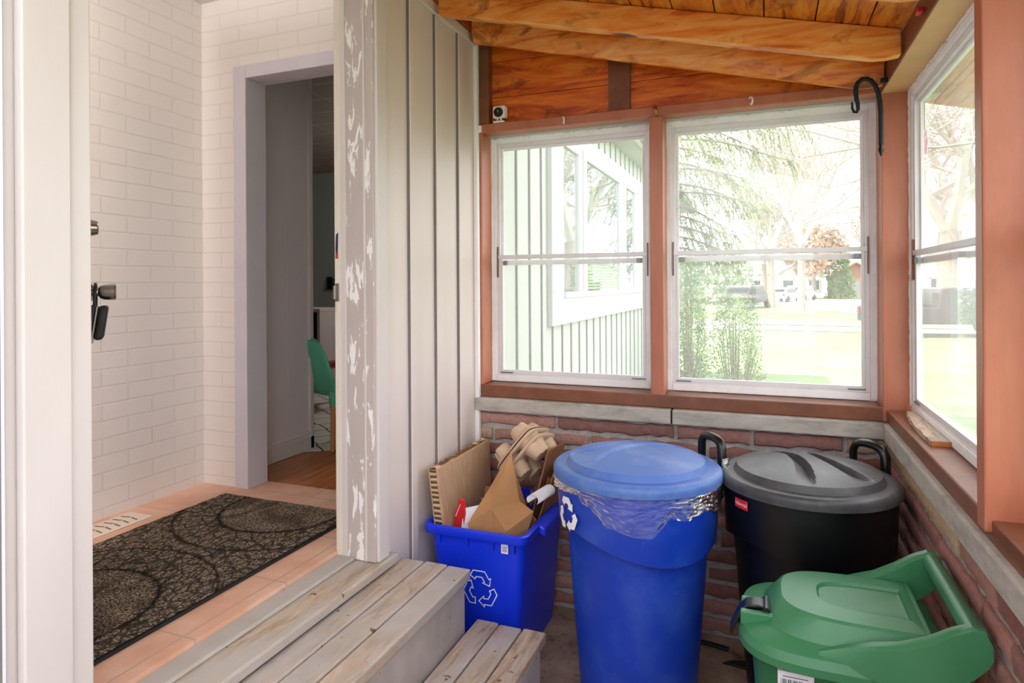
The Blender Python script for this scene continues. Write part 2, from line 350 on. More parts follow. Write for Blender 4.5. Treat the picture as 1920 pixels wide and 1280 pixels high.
# ------------------------------------------------------------------ shell: floors
S(MB().box(-1.35, .62, -3.7, 2.9, -.6, 0).build('floor', 'concrete'), 'stained concrete porch floor')
S(MB().box(-2.6, -1.34, -.4, 2.31, .30, ZI).build('floor_tiled', 'tile'), 'peach ceramic tile floor inside the doorway')
S(MB().box(-5.6, -1.36, 2.31, 6.6, .30, ZI - .002).build('floor_wood', 'hall_wood'), 'reddish hardwood floor of the room beyond')

def brickwall(name, org, ud, nd, L, z0, z1, seed, label, thick=.10, tone=None):
    r = random.Random(seed); U = Vector(ud); N = Vector(nd); O = Vector(org)
    par = struct(name, org); par['label'] = label
    q = MB(); base = [O + U * a - N * b + Vector((0, 0, z)) for z in (z0, z1) for b in (thick, .012) for a in (0, L)]
    q.hexa(base).build('mortar', 'mortar', par)
    OFF = .007
    b = MB(); z = z1; row = 0
    reds = ['A06C62', 'AE786C', '925E56', 'BA897E', 'A4746C', '8A5E58']; tans = ['C0A684', 'B8A080', 'BCA290']
    while z > z0 + .03:
        h = .046 if row else .048; a = -r.uniform(0, .2)
        while a < L:
            ln = r.choice((.16, .24, .3, .38, .46, .54)) * r.uniform(.9, 1.1)
            c = r.choice(reds if r.random() > .13 else tans)
            if tone and row in tone and a < tone[row][1] and a + ln > tone[row][0]: c = 'BFA27C'
            k = r.uniform(.85, 1.12); b.ct = tuple(min(1, x * k) for x in lin(c)[:3]) + (1,)
            a0, a1 = max(a, 0), min(a + ln - .016, L)
            if a1 - a0 > .03:
                j = lambda s=.006: r.uniform(-s, s)
                # front face grid with rough edge
                n = max(2, int((a1 - a0) / .03)); top = []; bot = []
                for i in range(n + 1):
                    aa = a0 + (a1 - a0) * i / n; top.append((aa, z - .009 + j())); bot.append((aa, z - .009 - h + j()))
                ring = top + bot[::-1]; m = len(ring)
                ca = sum(p[0] for p in ring) / m; cz = sum(p[1] for p in ring) / m
                P = lambda aa, zz, d: O + U * aa + N * d + Vector((0, 0, zz))
                r0 = [P(x, y, -.012) for x, y in ring]; r1 = [P(x, y, -.004) for x, y in ring]
                r2 = [P(x + math.copysign(min(.005, abs(ca - x)), ca - x), y + math.copysign(.005, cz - y), .0 + j(.002)) for x, y in ring]
                b.rings([r0, r1, r2], cap1=True)
            a += ln
        z -= h + .0215; row += 1
    b.build('brick_course', 'brick', par, smooth=60)
    return par
brickwall('wall_north', (XL, YN, 0), (1, 0, 0), (0, -1, 0), 1.75, 0, .818, 3, 'low rough brick wall under the two north windows')
brickwall('wall_east', (XR + .012, YN, 0), (0, -1, 0), (-1, 0, 0), 3.2, 0, .818, 8, 'low rough brick wall under the side window', tone={0: (0, .45), 5: (.7, 1.4)})
S(MB().box(-1.35, .62, -3.8, -3.7, 0, .30).build('wall_south', 'mortar'))
# caps
cap = MB()
for x0, x1 in ((XL, -.352), (-.346, XR + .03)): cap.box(x0, x1, YN - .03, YN + .16, .820, .879)
S(cap.build('trim_1', 'cap_stone', bevel=.006), 'rough grey stone ledge on the north brick wall')
cap = MB()
for y0, y1 in ((1.1, YN - .031), (.1, 1.094), (-.6, .094)): cap.box(XR - .004, XR + .16, y0, y1, .820, .880)
S(cap.build('trim_2', 'cap_stone', bevel=.006), 'rough grey stone ledge on the east brick wall')

# ------------------------------------------------------------------ siding
def siding(name, X, y0, y1, z0, z1, mat, first, label, par=None):
    pr = []; y = first
    while y > y0: y -= .2
    pts = [(X, y0)]
    while y < y1:
        for dy, dx in ((0, 0), (.001, -.022), (.0075, -.022), (.0085, .009), (.012, .012), (.048, .012), (.052, .009), (.060, .002), (.066, 0)):
            yy = y + dy
            if y0 < yy < y1: pts.append((X + dx, yy))
        y += .2
    pts.append((X, y1))
    m = MB(); n = len(pts)
    vs = [(p[0], p[1], z0) for p in pts] + [(p[0], p[1], z1) for p in pts] + [(X - .06, y0, z0), (X - .06, y1, z0), (X - .06, y0, z1), (X - .06, y1, z1)]
    fs = [(i, i + 1, n + i + 1, n + i) for i in range(n - 1)] + [(2 * n, 2 * n + 1, 2 * n + 3, 2 * n + 2), (0, n, 2 * n + 2, 2 * n), (n - 1, 2 * n - 1, 2 * n + 3, 2 * n + 1)]
    m.add(vs, fs)
    m.mi = [1 if (k < n - 1 and min(pts[k][0], pts[k + 1][0]) < X - .015) else 0 for k in range(len(fs))]  # groove faces take the painted shadow tone
    o = m.build(name, [mat, 'seam_shade_out' if mat == 'siding_out' else 'seam_shade'], par, fix=False)
    if par is None: S(o, label)
    return o
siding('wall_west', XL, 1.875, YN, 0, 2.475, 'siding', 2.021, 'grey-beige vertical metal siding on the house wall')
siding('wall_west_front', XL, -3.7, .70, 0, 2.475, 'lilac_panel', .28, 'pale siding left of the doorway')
S(MB().box(XL, XL + .018, 1.875, 2.60, 2.435, 2.475).build('trim_3', 'siding', bevel=.003), 'metal channel along the top of the siding')
S(MB().box(XL, XL + .020, 2.594, 2.618, .60, 2.475).build('trim_4', 'white_trim', bevel=.003), 'thin white corner strip where siding meets porch frame')
S(MB().box(XL - .06, XL + .012, 1.862, 1.89, .47, 2.435).build('trim_5', 'siding', bevel=.002))
S(MB().box(XL - .09, XL - .002, 1.805, 2.62, 0, 3.2).box(XL - .09, XL - .002, -3.7, .76, 0, 3.2).box(XL - .09, XL - .002, .76, 1.805, 2.56, 3.2).build('wall_west_core', 'white_paint'))

# doorway casing and jambs
fr = struct('door_frame', (XL, 1.3, ZI)); fr['label'] = 'old painted casing around the open front doorway'
MB().box(-1.318, XL + .012, 1.792, 1.835, .468, 2.52).build('jamb_right', 'chipped_paint', fr, bevel=.003)
MB().box(-1.345, -1.318, 1.789, 1.835, .468, 2.52).box(-1.36, -1.32, 1.836, 1.90, .485, 2.52).build('stop_strip', 'cream_edge', fr, bevel=.002)
MB().box(-1.231, -1.224, 1.7885, 1.80, .468, 2.52).box(-1.3185, -1.300, 1.7875, 1.80, .468, 2.52).build('moulding', 'white_paint', fr, bevel=.0015)
MB().box(XL, XL + .022, 1.80, 1.862, .468, 2.52).box(XL, XL + .012, 1.855, 1.878, .468, 2.52).build('casing_right', 'white_paint', fr, bevel=.003)
MB().box(-1.30, XL + .014, .79, .843, .40, 2.52).build('jamb_left', 'white_paint', fr, bevel=.003)
MB().box(XL, XL + .022, .716, .80, .40, 2.52).build('casing_left', 'white_paint', fr, bevel=.003)
MB().box(-1.335, XL + .02, .79, 1.80, 2.50, 2.56).build('head_jamb', 'white_paint', fr)
sp_ = MB().box(-1.343, -1.326, 1.786, 1.790, 1.325, 1.385); sp_.box(-1.347, -1.341, 1.782, 1.795, 1.332, 1.378); sp_.build('strike_plate', 'steel', fr, bevel=.001)
MB().prism([(-1.340, 1.50), (-1.338, 1.548), (-1.330, 1.555), (-1.331, 1.50), (-1.336, 1.48)], 1.7875, 1.7895, 'y').build('paint_chip', 'chip_navy', fr)
MB().prism([(-1.341, 1.468), (-1.340, 1.50), (-1.331, 1.50), (-1.330, 1.468)], 1.7880, 1.7892, 'y').build('paint_chip', 'ledger_wood', fr)
# threshold
q = MB(); q.ct = (.3, .2, .6, 1); q.box(-1.345, -1.168, .45, 1.902, .435, .466); q.ct = (.9, .5, .1, 1); q.box(-1.345, -1.27, .45, 1.79, .466, .478)
S(q.build('trim_6', 'worn_threshold', bevel=.006), 'worn grey wooden door sill with flaking paint')
S(MB().box(-1.34, -1.20, -.4, 1.9, 0, .434).build('wall_foundation', 'mortar'))

# ------------------------------------------------------------------ steps
def steps(name, x0, x1, y0, y1, z, n, label, th=.034):
    T = thing(name, ((x0 + x1) / 2, (y0 + y1) / 2, 0), label, 'step', None)
    wd = (x1 - x0 - .006 * (n - 1)) / n
    for i in range(n):
        a = x0 + i * (wd + .006); m = MB(); m.ct = (rnd.random(), rnd.random(), rnd.random(), 1); m.box(a, a + wd, y0, y1 + rnd.uniform(-.004, .004), z - th, z)
        m.build('tread_board', 'worn_tread', T, bevel=.005)
    MB().box(x1 - .034, x1 - .014, y0 + .01, y1 - .02, 0, z - th - .001).build('riser', 'grey_paint', T, bevel=.002)
    MB().box(x0 + .004, x1 - .035, y1 - .045, y1 - .022, 0, z - th - .001).build('side_panel', 'grey_paint', T, bevel=.002)
    return T
steps('porch_step', -1.166 - .02, -.925, .40, 1.955, .425, 3, 'upper wooden porch step of worn grey boards below the door sill')
steps('porch_step', -.924, -.676, .62, 2.0, .235, 3, 'lower wooden porch step of worn grey boards near the concrete floor')

# ------------------------------------------------------------------ porch frame
def trim(k, m, mat, label=None, bevel=.004): return S(m.build('trim_%d' % k, mat, bevel=bevel), label)
trim(7, MB().box(XL, XR + .01, YN - .004, YN + .15, .880, .932), 'dark_brown_paint', 'brown bottom rail below the north windows')
trim(8, MB().box(XL, XR + .11, YN, YN + .15, 2.052, 2.092), 'brown_paint', 'brown header beam above the north windows')
trim(9, MB().box(XL, -1.174, YN, YN + .15, .932, 2.052), 'brown_paint', 'brown post left of the north windows')
trim(10, MB().box(-.433, -.380, YN, YN + .14, .90, 2.052), 'brown_paint', 'brown mullion between the two north windows')
trim(11, MB().box(XR, XR + .095, YN - .006, YN + .15, .88, 2.052), 'brown_paint', 'brown corner post of the porch')
trim(12, MB().box(XL + .001, -1.14, YN + .002, YN + .10, 2.092, 2.455), 'dark_brown_paint', 'dark brown corner stud above the header')
# east frame
trim(13, MB().box(XR + .012, XR + .17, -.60, YN - .006, .880, .9245), 'dark_brown_paint', 'wide brown window sill on the east wall')
trim(14, MB().box(XR, XR + .16, -.60, YN + .15, 2.052, 2.135), 'dark_brown_paint', 'brown header beam above the east window')
trim(15, MB().box(XR + .001, XR + .158, -.60, YN - .006, 2.0475, 2.0522), 'tan_paint', 'tan painted underside of the east header beam')
trim(16, MB().box(XR, XR + .15, 1.473, 1.522, .9, 2.0475), 'brown_paint', 'tall brown post between the east windows')
trim(17, MB().box(XR, XR + .15, .20, .25, .9, 2.0475).box(XR, XR + .15, -.60, -.55, .9, 2.0475), 'brown_paint')
trim(18, MB().box(XR - .006, XR + .004, 1.515, 1.53, .9, 2.04), 'cap_stone') if 0 else None
# roof
rf = struct('ceiling', (-.4, .6, 2.4)); rf['label'] = 'stained plank underside of the sloping porch roof'
m = MB(); x = -1.21; k = 0
while x < .62:
    wd = rnd.uniform(.135, .165); m.ct = (rnd.random(), rnd.random(), rnd.random(), 1)
    m.box(x, x + wd - .004, .55, 2.95, 0, .018, lambda X, Y, Z: (X, Y, roofz(X) + Z)); x += wd  # roof cut short near the camera so open sky adds fill light
m.build('roof_planks', 'roof_wood', rf, bevel=.002)
MB().box(-1.25, .75, .53, 3.0, .02, .06, lambda X, Y, Z: (X, Y, roofz(X) + Z)).build('roof_deck', 'roof_grey', rf)
S(MB().box(XL, XL + .035, .55, YN, 2.475, 2.53).build('trim_19', 'ledger_wood', bevel=.003), 'orange stained ledger board above the siding')
def rafter(k, y, rough=False):
    m = MB(); m.ct = (rnd.random(), rnd.random(), rnd.random(), 1)
    n = 40; x0, x1 = -1.165, XR - .008; rs = []
    for i in range(n + 1):
        x = x0 + (x1 - x0) * i / n; zt = roofz(x) - .002; zb = zt - .098
        cut = .0
        if x1 - x < .06: cut = (.06 - (x1 - x)) * .35
        w1 = (.010 + .012 * math.sin(x * 31 + k) * math.sin(x * 13)) if rough else 0
        w2 = .006 * math.sin(x * 47 + 1) if rough else 0
        rs.append([(x, y, zt), (x, y + .038, zt), (x, y + .038, zb + cut), (x, y + .012 + abs(w1), zb + cut), (x, y + w2 * .5, zb + cut + (.028 + w1 if rough else .001)), ])
    m.rings(rs, True, True)
    return S(m.build('ceiling_beam_%d' % k, 'rafter_wood', bevel=0 if rough else .003, smooth=35 if rough else None),
             {1: 'orange stained roof beam crossing above the bins', 2: 'rough waney roof beam along the gable'}.get(k))
rafter(1, 2.20); rafter(2, 2.50, True); rafter(3, 1.75); rafter(4, 1.30); rafter(5, .82)
# gable
g = struct('wall_gable', (-.4, 2.66, 2.1)); g['label'] = 'triangular gable of stained horizontal boards above the windows'
zs = [2.085, 2.215, 2.375, 2.50]
for i in range(3):
    m = MB(); x1 = min(XR + .12, -1.056 + (2.491 - zs[i]) / .2495)
    for j in range(2):
        pass
    m.ct = (rnd.random(), rnd.random(), rnd.random(), 1)
    xa = XL; xb = x1; z0 = zs[i] + .001; z1 = zs[i + 1] - .001
    xt = min(XR + .12, -1.056 + (2.491 - z1) / .2495)
    m.prism([(xa, z0), (xb, z0), (xt, z1), (xa, z1)], 2.664, 2.684, 'y'); m.build('gable_board', 'gable_wood', g, bevel=.002)
MB().prism([(-.605, 2.093), (-.515, 2.093), (-.515, roofz(-.515) - .003), (-.605, roofz(-.605) - .003)], 2.644, 2.664, 'y').build('gable_stud', 'dark_brown_paint', g)
MB().prism([(XL - .05, 2.05), (XR + .2, 2.05), (XR + .2, 2.14), (XL - .05, 2.54)], 2.69, 2.78, 'y').build('gable_sheathing', 'siding_out', g)

# ------------------------------------------------------------------ windows
def window(k, x0, x1, z0, z1, zm, xf, label, glass, rag=3):
    """built in a frame where x runs along the wall and y outwards; xf maps to the world"""
    W = struct('window_%d' % k, xf(((x0 + x1) / 2, 0, z0))); W['label'] = label
    def part(name, boxes, mat, bev=.003):
        m = MB()
        for b in boxes: m.box(*b, f=lambda *p: xf(p))
        return m.build(name, mat, W, bevel=bev)
    a = .022
    part('window_frame', [(x0, x0 + a, .006, .028, z0, z1), (x1 - a, x1, .006, .028, z0, z1), (x0 + a, x1 - a, .006, .04, z1 - .026, z1), (x0 + a, x1 - a, .004, .04, z0, z0 + .030)], 'old_white')
    b = a + .016
    part('window_track', [(x0 + a, x0 + b, .012, .032, z0 + .03, z1 - .026), (x1 - b, x1 - a, .012, .032, z0 + .03, z1 - .026), (x0 + b, x1 - b, .014, .05, z1 - .044, z1 - .026), (x0 + b, x1 - b, .010, .05, z0 + .03, z0 + .036)], 'aluminium', .0015)
    c = b + .012
    part('upper_sash', [(x0 + b, x0 + c, .028, .038, zm, z1 - .044), (x1 - c, x1 - b, .028, .038, zm, z1 - .044), (x0 + c, x1 - c, .028, .038, z1 - .056, z1 - .044), (x0 + b, x1 - b, .028, .038, zm - .034, zm - .012)], 'old_white', .0015)
    part('lower_sash', [(x0 + b, x0 + c, .012, .028, z0 + .036, zm), (x1 - c, x1 - b, .012, .028, z0 + .036, zm), (x0 + a + .002, x1 - a - .002, .006, .028, zm - .006, zm + .012), (x0 + c, x1 - c, .012, .028, z0 + .036, z0 + .052)], 'aluminium', .0015)
    part('upper_pane', [(x0 + c, x1 - c, .033, .036, zm - .012, z1 - .056)], glass, 0)
    part('lower_pane', [(x0 + c, x1 - c, .022, .025, z0 + .052, zm - .006)], glass, 0)
    part('sash_latch', [(x0 + c + .004, x0 + c + .024, .004, .014, zm - .034, zm - .014), (x1 - c - .024, x1 - c - .004, .004, .014, zm - .034, zm - .014)], 'grey_metal', .002)
    part('slide_rod', [(x0 + a + .004, x0 + a + .008, .004, .012, zm - .09, zm + .05), (x1 - a - .008, x1 - a - .004, .004, .012, zm - .09, zm + .05)], 'dark_brown_paint', 0)
    part('sill_bolt', [(x0 + b, x0 + b + .06, .006, .012, z0 + .038, z0 + .043), (x1 - b - .06, x1 - b, .006, .012, z0 + .038, z0 + .043)], 'grey_metal', .001)
    m = MB(); r = random.Random(k); n = 60; pts = []
    for (A, B) in (((x0, z0), (x0, z1)), ((x0, z1), (x1, z1)), ((x1, z1), (x1, z0))):
        for i in range(n): pts.append((A[0] + (B[0] - A[0]) * i / n, A[1] + (B[1] - A[1]) * i / n))
    m.tube([xf((p[0] + r.uniform(-.0015, .0015), .004, p[1] + r.uniform(-.0015, .0015) * rag)) for p in pts], [r.uniform(.003, .0065) for _ in pts], 6)
    m.build('caulk_bead', 'caulk', W, smooth=60)
    return W
window(1, -1.174, -.434, .934, 2.050, 1.500, lambda p: (p[0], 2.725 + p[1], p[2]), 'left north window with white double sashes', 'pane_glass')
window(2, -.384, .387, .934, 2.050, 1.500, lambda p: (p[0], 2.725 + p[1], p[2]), 'right north window with white double sashes', 'pane_glass')
window(3, 1.525, 2.605, .9255, 2.047, 1.475, lambda p: (.468 + p[1], p[0], p[2]), 'hazy east window with aluminium sashes', 'dirty_pane_glass')
window(4, .252, 1.471, .9255, 2.047, 1.475, lambda p: (.468 + p[1], p[0], p[2]), 'east window beside the near post', 'dirty_pane_glass')
window(5, -.548, .198, .9255, 2.047, 1.475, lambda p: (.468 + p[1], p[0], p[2]), 'east window behind the camera', 'dirty_pane_glass')

# ------------------------------------------------------------------ vestibule and rooms beyond
S(MB().box(-2.47, -2.37, -.5, 2.30, .3, 2.66).build('wall_inner_west', 'painted_brick'), 'white painted brick wall facing the doorway')
b_ = MB().box(-2.37, -2.18, 2.195, 2.305, .3, 2.66).box(-2.18, -1.30, 2.195, 2.305, 2.345, 2.66).box(-1.40, -1.26, 2.195, 2.305, .3, 2.345)
S(b_.build('wall_inner_north', 'painted_brick_end'), 'white painted brick wall beside the inner opening')
S(MB().box(-2.183, -2.112, 2.190, 2.312, ZI - .01, 2.345).box(-2.112, -1.40, 2.190, 2.312, 2.288, 2.346).build('trim_20', 'lilac_panel', bevel=.003), 'plain painted lining of the inner opening')
S(MB().box(-2.47, -1.26, -.5, -.4, .3, 2.66).build('wall_inner_south', 'ceiling_white'))
S(MB().box(-2.47, -1.26, -.5, 2.31, 2.655, 2.72).build('ceiling_vestibule', 'ceiling_white'))
m = MB()
m.box(-2.42, -2.312, 2.306, 2.862, .47, 2.62)
S(m.build('wall_hall', 'hall_panel'), 'grey panelled wall just inside the inner opening')
m = MB()
for y in (2.50, 2.68): m.box(-2.3135, -2.3105, y, y + .004, ZI, 2.6)
m.box(-2.32, -2.296, 2.84, 2.866, ZI, 2.6)
S(m.build('trim_21', 'white_paint', bevel=.001))
S(MB().prism([(-2.312, ZI), (-2.296, ZI), (-2.296, ZI + .07), (-2.300, ZI + .078), (-2.300, ZI + .088), (-2.306, ZI + .10), (-2.312, ZI + .10)], 2.306, 2.87, 'y').build('baseboard_hall', 'white_paint'), 'white moulded baseboard in the hall')
S(MB().box(-5.6, -1.2, 6.5, 6.6, .3, 2.75).box(-5.7, -5.6, 2.3, 6.6, .3, 2.75).box(-1.36, -1.27, 2.306, 6.6, .3, 2.75).box(-5.6, -2.42, 2.2, 2.3, .3, 2.75).build('wall_dining', 'dining_wall'), 'dim grey-green far wall of the dining room')
S(MB().box(-5.7, -1.2, 2.306, 6.6, 2.75, 2.8).build('ceiling_dining', 'hall_tile_ceiling'), 'tiled ceiling of the dining room')
# house mass above, keeps the sun out
S(MB().box(-6.5, XL - .09, -6, 14, 2.85, 3.0).build('roof_house', 'roof_grey'))
S(MB().box(-6.6, -6.5, -6, 14, -.6, 3.0).build('wall_far_house', 'siding_out'))
# unseen fill lamps, added to brighten vestibule and dining room
def fill_lamp(name, loc, energy, size, label):
    T = thing(name, loc, label, 'fill light')
    MB().lathe([(.001, 0), (.13, 0), (.13, -.02), (.10, -.05), (.05, -.07), (.001, -.075)], 24, loc, cap=False).build('fill_dome', 'white_plastic', T, smooth=40)
    d = bpy.data.lights.new('fill_point', 'POINT'); d.energy = energy; d.shadow_soft_size = size; d.color = (1, .95, .92)
    o = bpy.data.objects.new('fill_point', d); COL.objects.link(o); o.location = (loc[0], loc[1], loc[2] - .16)
fill_lamp('fill_light', (-1.75, .55, 2.654), 17, .10, 'added unseen fill light above the doormat')
fill_lamp('fill_light', (-2.6, 5.2, 2.748), 14, .10, 'added unseen fill light in the dining room')

# entry door, open inwards
HX, HY = -1.340, .862; DA = math.atan2(.51, -.617)
D = struct('door_1', (HX, HY, ZI), DA - PI / 2); D['label'] = 'white front door swung open into the house'
# local: y along the door from the hinge, x = outer face direction
m = MB().box(-.044, 0, 0, .86, .012, 2.02)
m.build('door_panel', 'white_paint', D, bevel=.002, local=True)
m = MB()
for z0, z1 in ((.18, .62), (.74, 1.30), (1.42, 1.88)):
    for y0, y1 in ((.12, .38), (.48, .74)):
        m.box(0, .006, y0, y1, z0, z0 + .03).box(0, .006, y0, y1, z1 - .03, z1).box(0, .006, y0, y0 + .03, z0, z1).box(0, .006, y1 - .03, y1, z0, z1)
m.build('door_moulding', 'white_paint', D, bevel=.002, local=True)
kz = 1.362 - ZI
MB().lathe([(.001, .0), (.034, .0), (.034, .006), (.026, .012), (.013, .016), (.012, .028), (.020, .034), (.024, .045), (.026, .072), (.022, .076), (.001, .077)], 24, (0, .80, kz), 'x', cap=False).build('door_knob', 'steel', D, smooth=40, local=True)
MB().lathe([(.001, 0), (.031, 0), (.031, .004), (.027, .006), (.021, .028), (.018, .030), (.001, .031)], 24, (0, .80, kz + .20), 'x', cap=False).build('deadbolt', 'steel', D, smooth=40, local=True)
L = thing('key_lock_box', (-1.93, 1.42, 1.25), 'black key lock box hanging by its shackle from the door knob', 'lock box', None, DA - PI / 2)
def lb(x, y, z): return (x + (z) * .14, y, z)
LX = HX + math.cos(DA) * .80; LY = HY + math.sin(DA) * .80; L.location = (LX, LY, 1.362)
MB().tube([(.020, -.022, -.045), (.021, -.022, .0), (.021, -.014, .018), (.021, 0, .0255), (.021, .014, .018), (.021, .022, .0), (.020, .022, -.045)], .0048, 8).build('shackle', 'black_rubber', L, smooth=60, local=True)
MB().box(.004, .030, -.034, .034, -.160, -.040, lb).build('lock_body', 'black_rubber', L, bevel=.006, local=True)
MB().box(.031, .036, -.032, .032, -.158, -.044, lb).build('lock_rim', 'steel', L, bevel=.001, local=True)
MB().box(.037, .062, -.034, .034, -.148, -.042, lb).build('lock_cover', 'black_rubber', L, bevel=.009, local=True)

# mat and vent
T = thing('door_mat', (-1.80, 1.5, ZI), 'dark brown speckled doormat with cobble circles on the tile floor', 'doormat')
m = MB(); nx, ny = 24, 40; r = random.Random(2)
X0, X1, Y0, Y1 = -2.135, -1.475, .88, 2.085
vs = [(X0 + (X1 - X0) * i / nx, Y0 + (Y1 - Y0) * j / ny, ZI + .011 + r.uniform(-.001, .001)) for j in range(ny + 1) for i in range(nx + 1)]
m.add(vs, [(j * (nx + 1) + i, j * (nx + 1) + i + 1, (j + 1) * (nx + 1) + i + 1, (j + 1) * (nx + 1) + i) for j in range(ny) for i in range(nx)])
m.build('pile', 'door_mat', T, smooth=180, fix=False)
MB().box(X0 - .008, X1 + .008, Y0 - .008, Y1 + .008, ZI, ZI + .008).build('rubber_backing', 'mat_edge', T, bevel=.003)
T = thing('floor_vent', (-2.27, 1.62, ZI), 'cream floor vent grille between doormat and brick wall', 'vent')
m = MB().box(-2.33, -2.205, 1.44, 1.80, ZI, ZI + .004); m.build('vent_plate', 'vent_cream', T, bevel=.003)
for i in range(9):
    for k in range(2): MB().box(-2.312 + k * .048, -2.272 + k * .048, 1.465 + i * .035, 1.472 + i * .035, ZI + .0042, ZI + .0048, lambda x, y, z: (x, y + math.sin((x + 2.312) * 40) * .006, z)).build('vent_slot', 'kraft_dark', T)


# dining room things
def chair(x, y, s, mat, label, rz):
    T = thing('childs_chair', (x, y, ZI), label, 'chair', 'small chairs at the table', rz)
    for sx in (-1, 1):
        for sy in (-1, 1):
            MB().tube([(sx * .17 * s, sy * .15 * s, 0), (sx * .13 * s, sy * .12 * s, .27 * s)], [.011, .016], 12).build('leg', 'beech', T, smooth=60, local=True)
            MB().lathe([(.021, .22 * s), (.025, .26 * s), (.026, .31 * s)], 12, (sx * .13 * s, sy * .12 * s, 0)).build('leg_socket', mat, T, smooth=50, local=True)
    rs = []
    for (yy, zz, ww) in ((-.17, .29, .13), (-.16, .275, .16), (0, .27, .18), (.12, .28, .18), (.16, .32, .18), (.185, .42, .17), (.20, .50, .145), (.205, .56, .10), (.205, .585, .04)):
        rs.append([(t_ * ww * s, (yy - .03 * t_ * t_ * (1 if zz > .3 else 0)) * s, (zz + .03 * t_ * t_ * (1 if zz < .3 else 0)) * s) for t_ in [i / 6 - 1 for i in range(13)]])
    MB().rings(rs, closed=False).build('seat_shell', mat, T, smooth=60, solid=.008, local=True, fix=False)
    return T
chair(-2.25, 3.04, 1.02, 'mint', 'mint green small chair with wooden legs on the gridded rug', 2.75)
chair(-3.05, 3.9, 1.0, 'pink', 'pink small chair partly hidden behind the mint one', -.9)
tag(MB().lathe([(.001, 0), (.95, 0), (.95, .006), (.001, .007)], 64, (-2.75, 3.62, ZI), cap=False).build('round_rug', 'grid_rug'), 'round cream rug with dark grid lines under the mint chair', 'rug')
T = thing('shelf_unit', (-3.6, 4.6, ZI), 'white open shelf unit standing behind the chairs', 'shelf')
m = MB().box(-4.2, -3.50, 4.45, 4.8, ZI + .66, ZI + .69).box(-3.53, -3.50, 4.45, 4.8, ZI, ZI + .66).box(-4.2, -3.53, 4.45, 4.8, ZI + .28, ZI + .30).box(-4.2, -3.53, 4.45, 4.8, ZI, ZI + .03); m.build('shelf_frame', 'white_paint', T, bevel=.004)
MB().box(-4.2, -3.55, 4.79, 4.80, ZI, ZI + .66).build('back_panel', 'dark', T)
T = thing('armchair', (-3.3, 5.0, ZI), 'black armchair standing against the dim far side', 'armchair')
MB().box(-3.75, -3.0, 4.98, 5.1, ZI + .05, ZI + .86).build('backrest', 'black_rubber', T, bevel=.05, seg=4)
MB().box(-3.75, -3.0, 4.85, 4.98, ZI + .05, ZI + .42).build('seat', 'black_rubber', T, bevel=.04, seg=4)
T = thing('coat_hook', (-4.6, 6.49, 1.7), 'small black wall hook on the far dining room wall', 'hook')
MB().box(-4.98, -4.92, 6.47, 6.50, 1.33, 1.48).build('hook_plate', 'dark', T); MB().box(-4.96, -4.78, 6.44, 6.47, 1.36, 1.39).box(-4.96, -4.82, 6.44, 6.47, 1.43, 1.45).build('hook_arm', 'dark', T, bevel=.008)

# ------------------------------------------------------------------ recycling symbol
def off(pl, d):
    out = []
    for i, p in enumerate(pl):
        a = Vector(pl[max(i - 1, 0)]); b = Vector(pl[min(i + 1, len(pl) - 1)]); c = Vector(p)
        d1 = (c - a).normalized() if i else (b - c).normalized(); d2 = (b - c).normalized() if i < len(pl) - 1 else d1
        n1 = Vector((-d1.y, d1.x)); n2 = Vector((-d2.y, d2.x)); n = (n1 + n2); n = n / max(n.length_squared / 2, .5) if n.length > 0 else n1
        out.append(tuple(c + n * d))
    return out
def recycle():
    arrows = []
    for k in range(3):
        A = (-.335, .45); B = (-.22, .64); Cc = (.20, .64); Dd = (.335, .42)
        pl = [A, B, Cc, Dd]
        l = off(pl, .15); r = off(pl, -.15)
        d = (Vector(Dd) - Vector(Cc)).normalized(); n = Vector((-d.y, d.x)); e = Vector(Dd)
        head = [tuple(e + n * .27), tuple(e + d * .30), tuple(e - n * .27)]
        poly = l + head + r[::-1]
        a = -2 * PI / 3 * k; c, s_ = math.cos(a), math.sin(a)
        arrows.append([(x * c - y * s_, x * s_ + y * c) for x, y in poly])
    return arrows
def subdiv(poly, st):
    o = []
    for i, p in enumerate(poly):
        q = poly[(i + 1) % len(poly)]; n = max(1, int(math.dist(p, q) / st))
        for j in range(n): o.append((p[0] + (q[0] - p[0]) * j / n, p[1] + (q[1] - p[1]) * j / n))
    return o
def decal(m, poly2, fn, outline=0, st=.3):
    if outline:
        cx = sum(p[0] for p in poly2) / len(poly2); n = len(poly2)
        a = Vector((0, 0))
        ins = []
        area = sum(poly2[i][0] * poly2[(i + 1) % n][1] - poly2[(i + 1) % n][0] * poly2[i][1] for i in range(n))
        sg = 1 if area > 0 else -1
        for i in range(n):
            p0 = Vector(poly2[i - 1]); p1 = Vector(poly2[i]); p2 = Vector(poly2[(i + 1) % n])
            d1 = (p1 - p0).normalized(); d2 = (p2 - p1).normalized(); n1 = Vector((-d1.y, d1.x)); n2 = Vector((-d2.y, d2.x)); nn = n1 + n2; nn = nn / max(nn.length_squared / 2, .45)
            ins.append(tuple(p1 + nn * outline * sg))
        vs = [fn(*p) for p in poly2] + [fn(*p) for p in ins]
        m.add(vs, [(i, (i + 1) % n, n + (i + 1) % n, n + i) for i in range(n)])
    else:
        # triangulate flat then map
        bm = bmesh.new(); vv = [bm.verts.new((p[0], p[1], 0)) for p in subdiv(poly2, st)]; bm.faces.new(vv)
        bmesh.ops.triangulate(bm, faces=bm.faces); bm.verts.index_update()
        m.add([fn(v.co.x, v.co.y) for v in bm.verts], [tuple(v.index for v in f_.verts) for f_ in bm.faces]); bm.free()

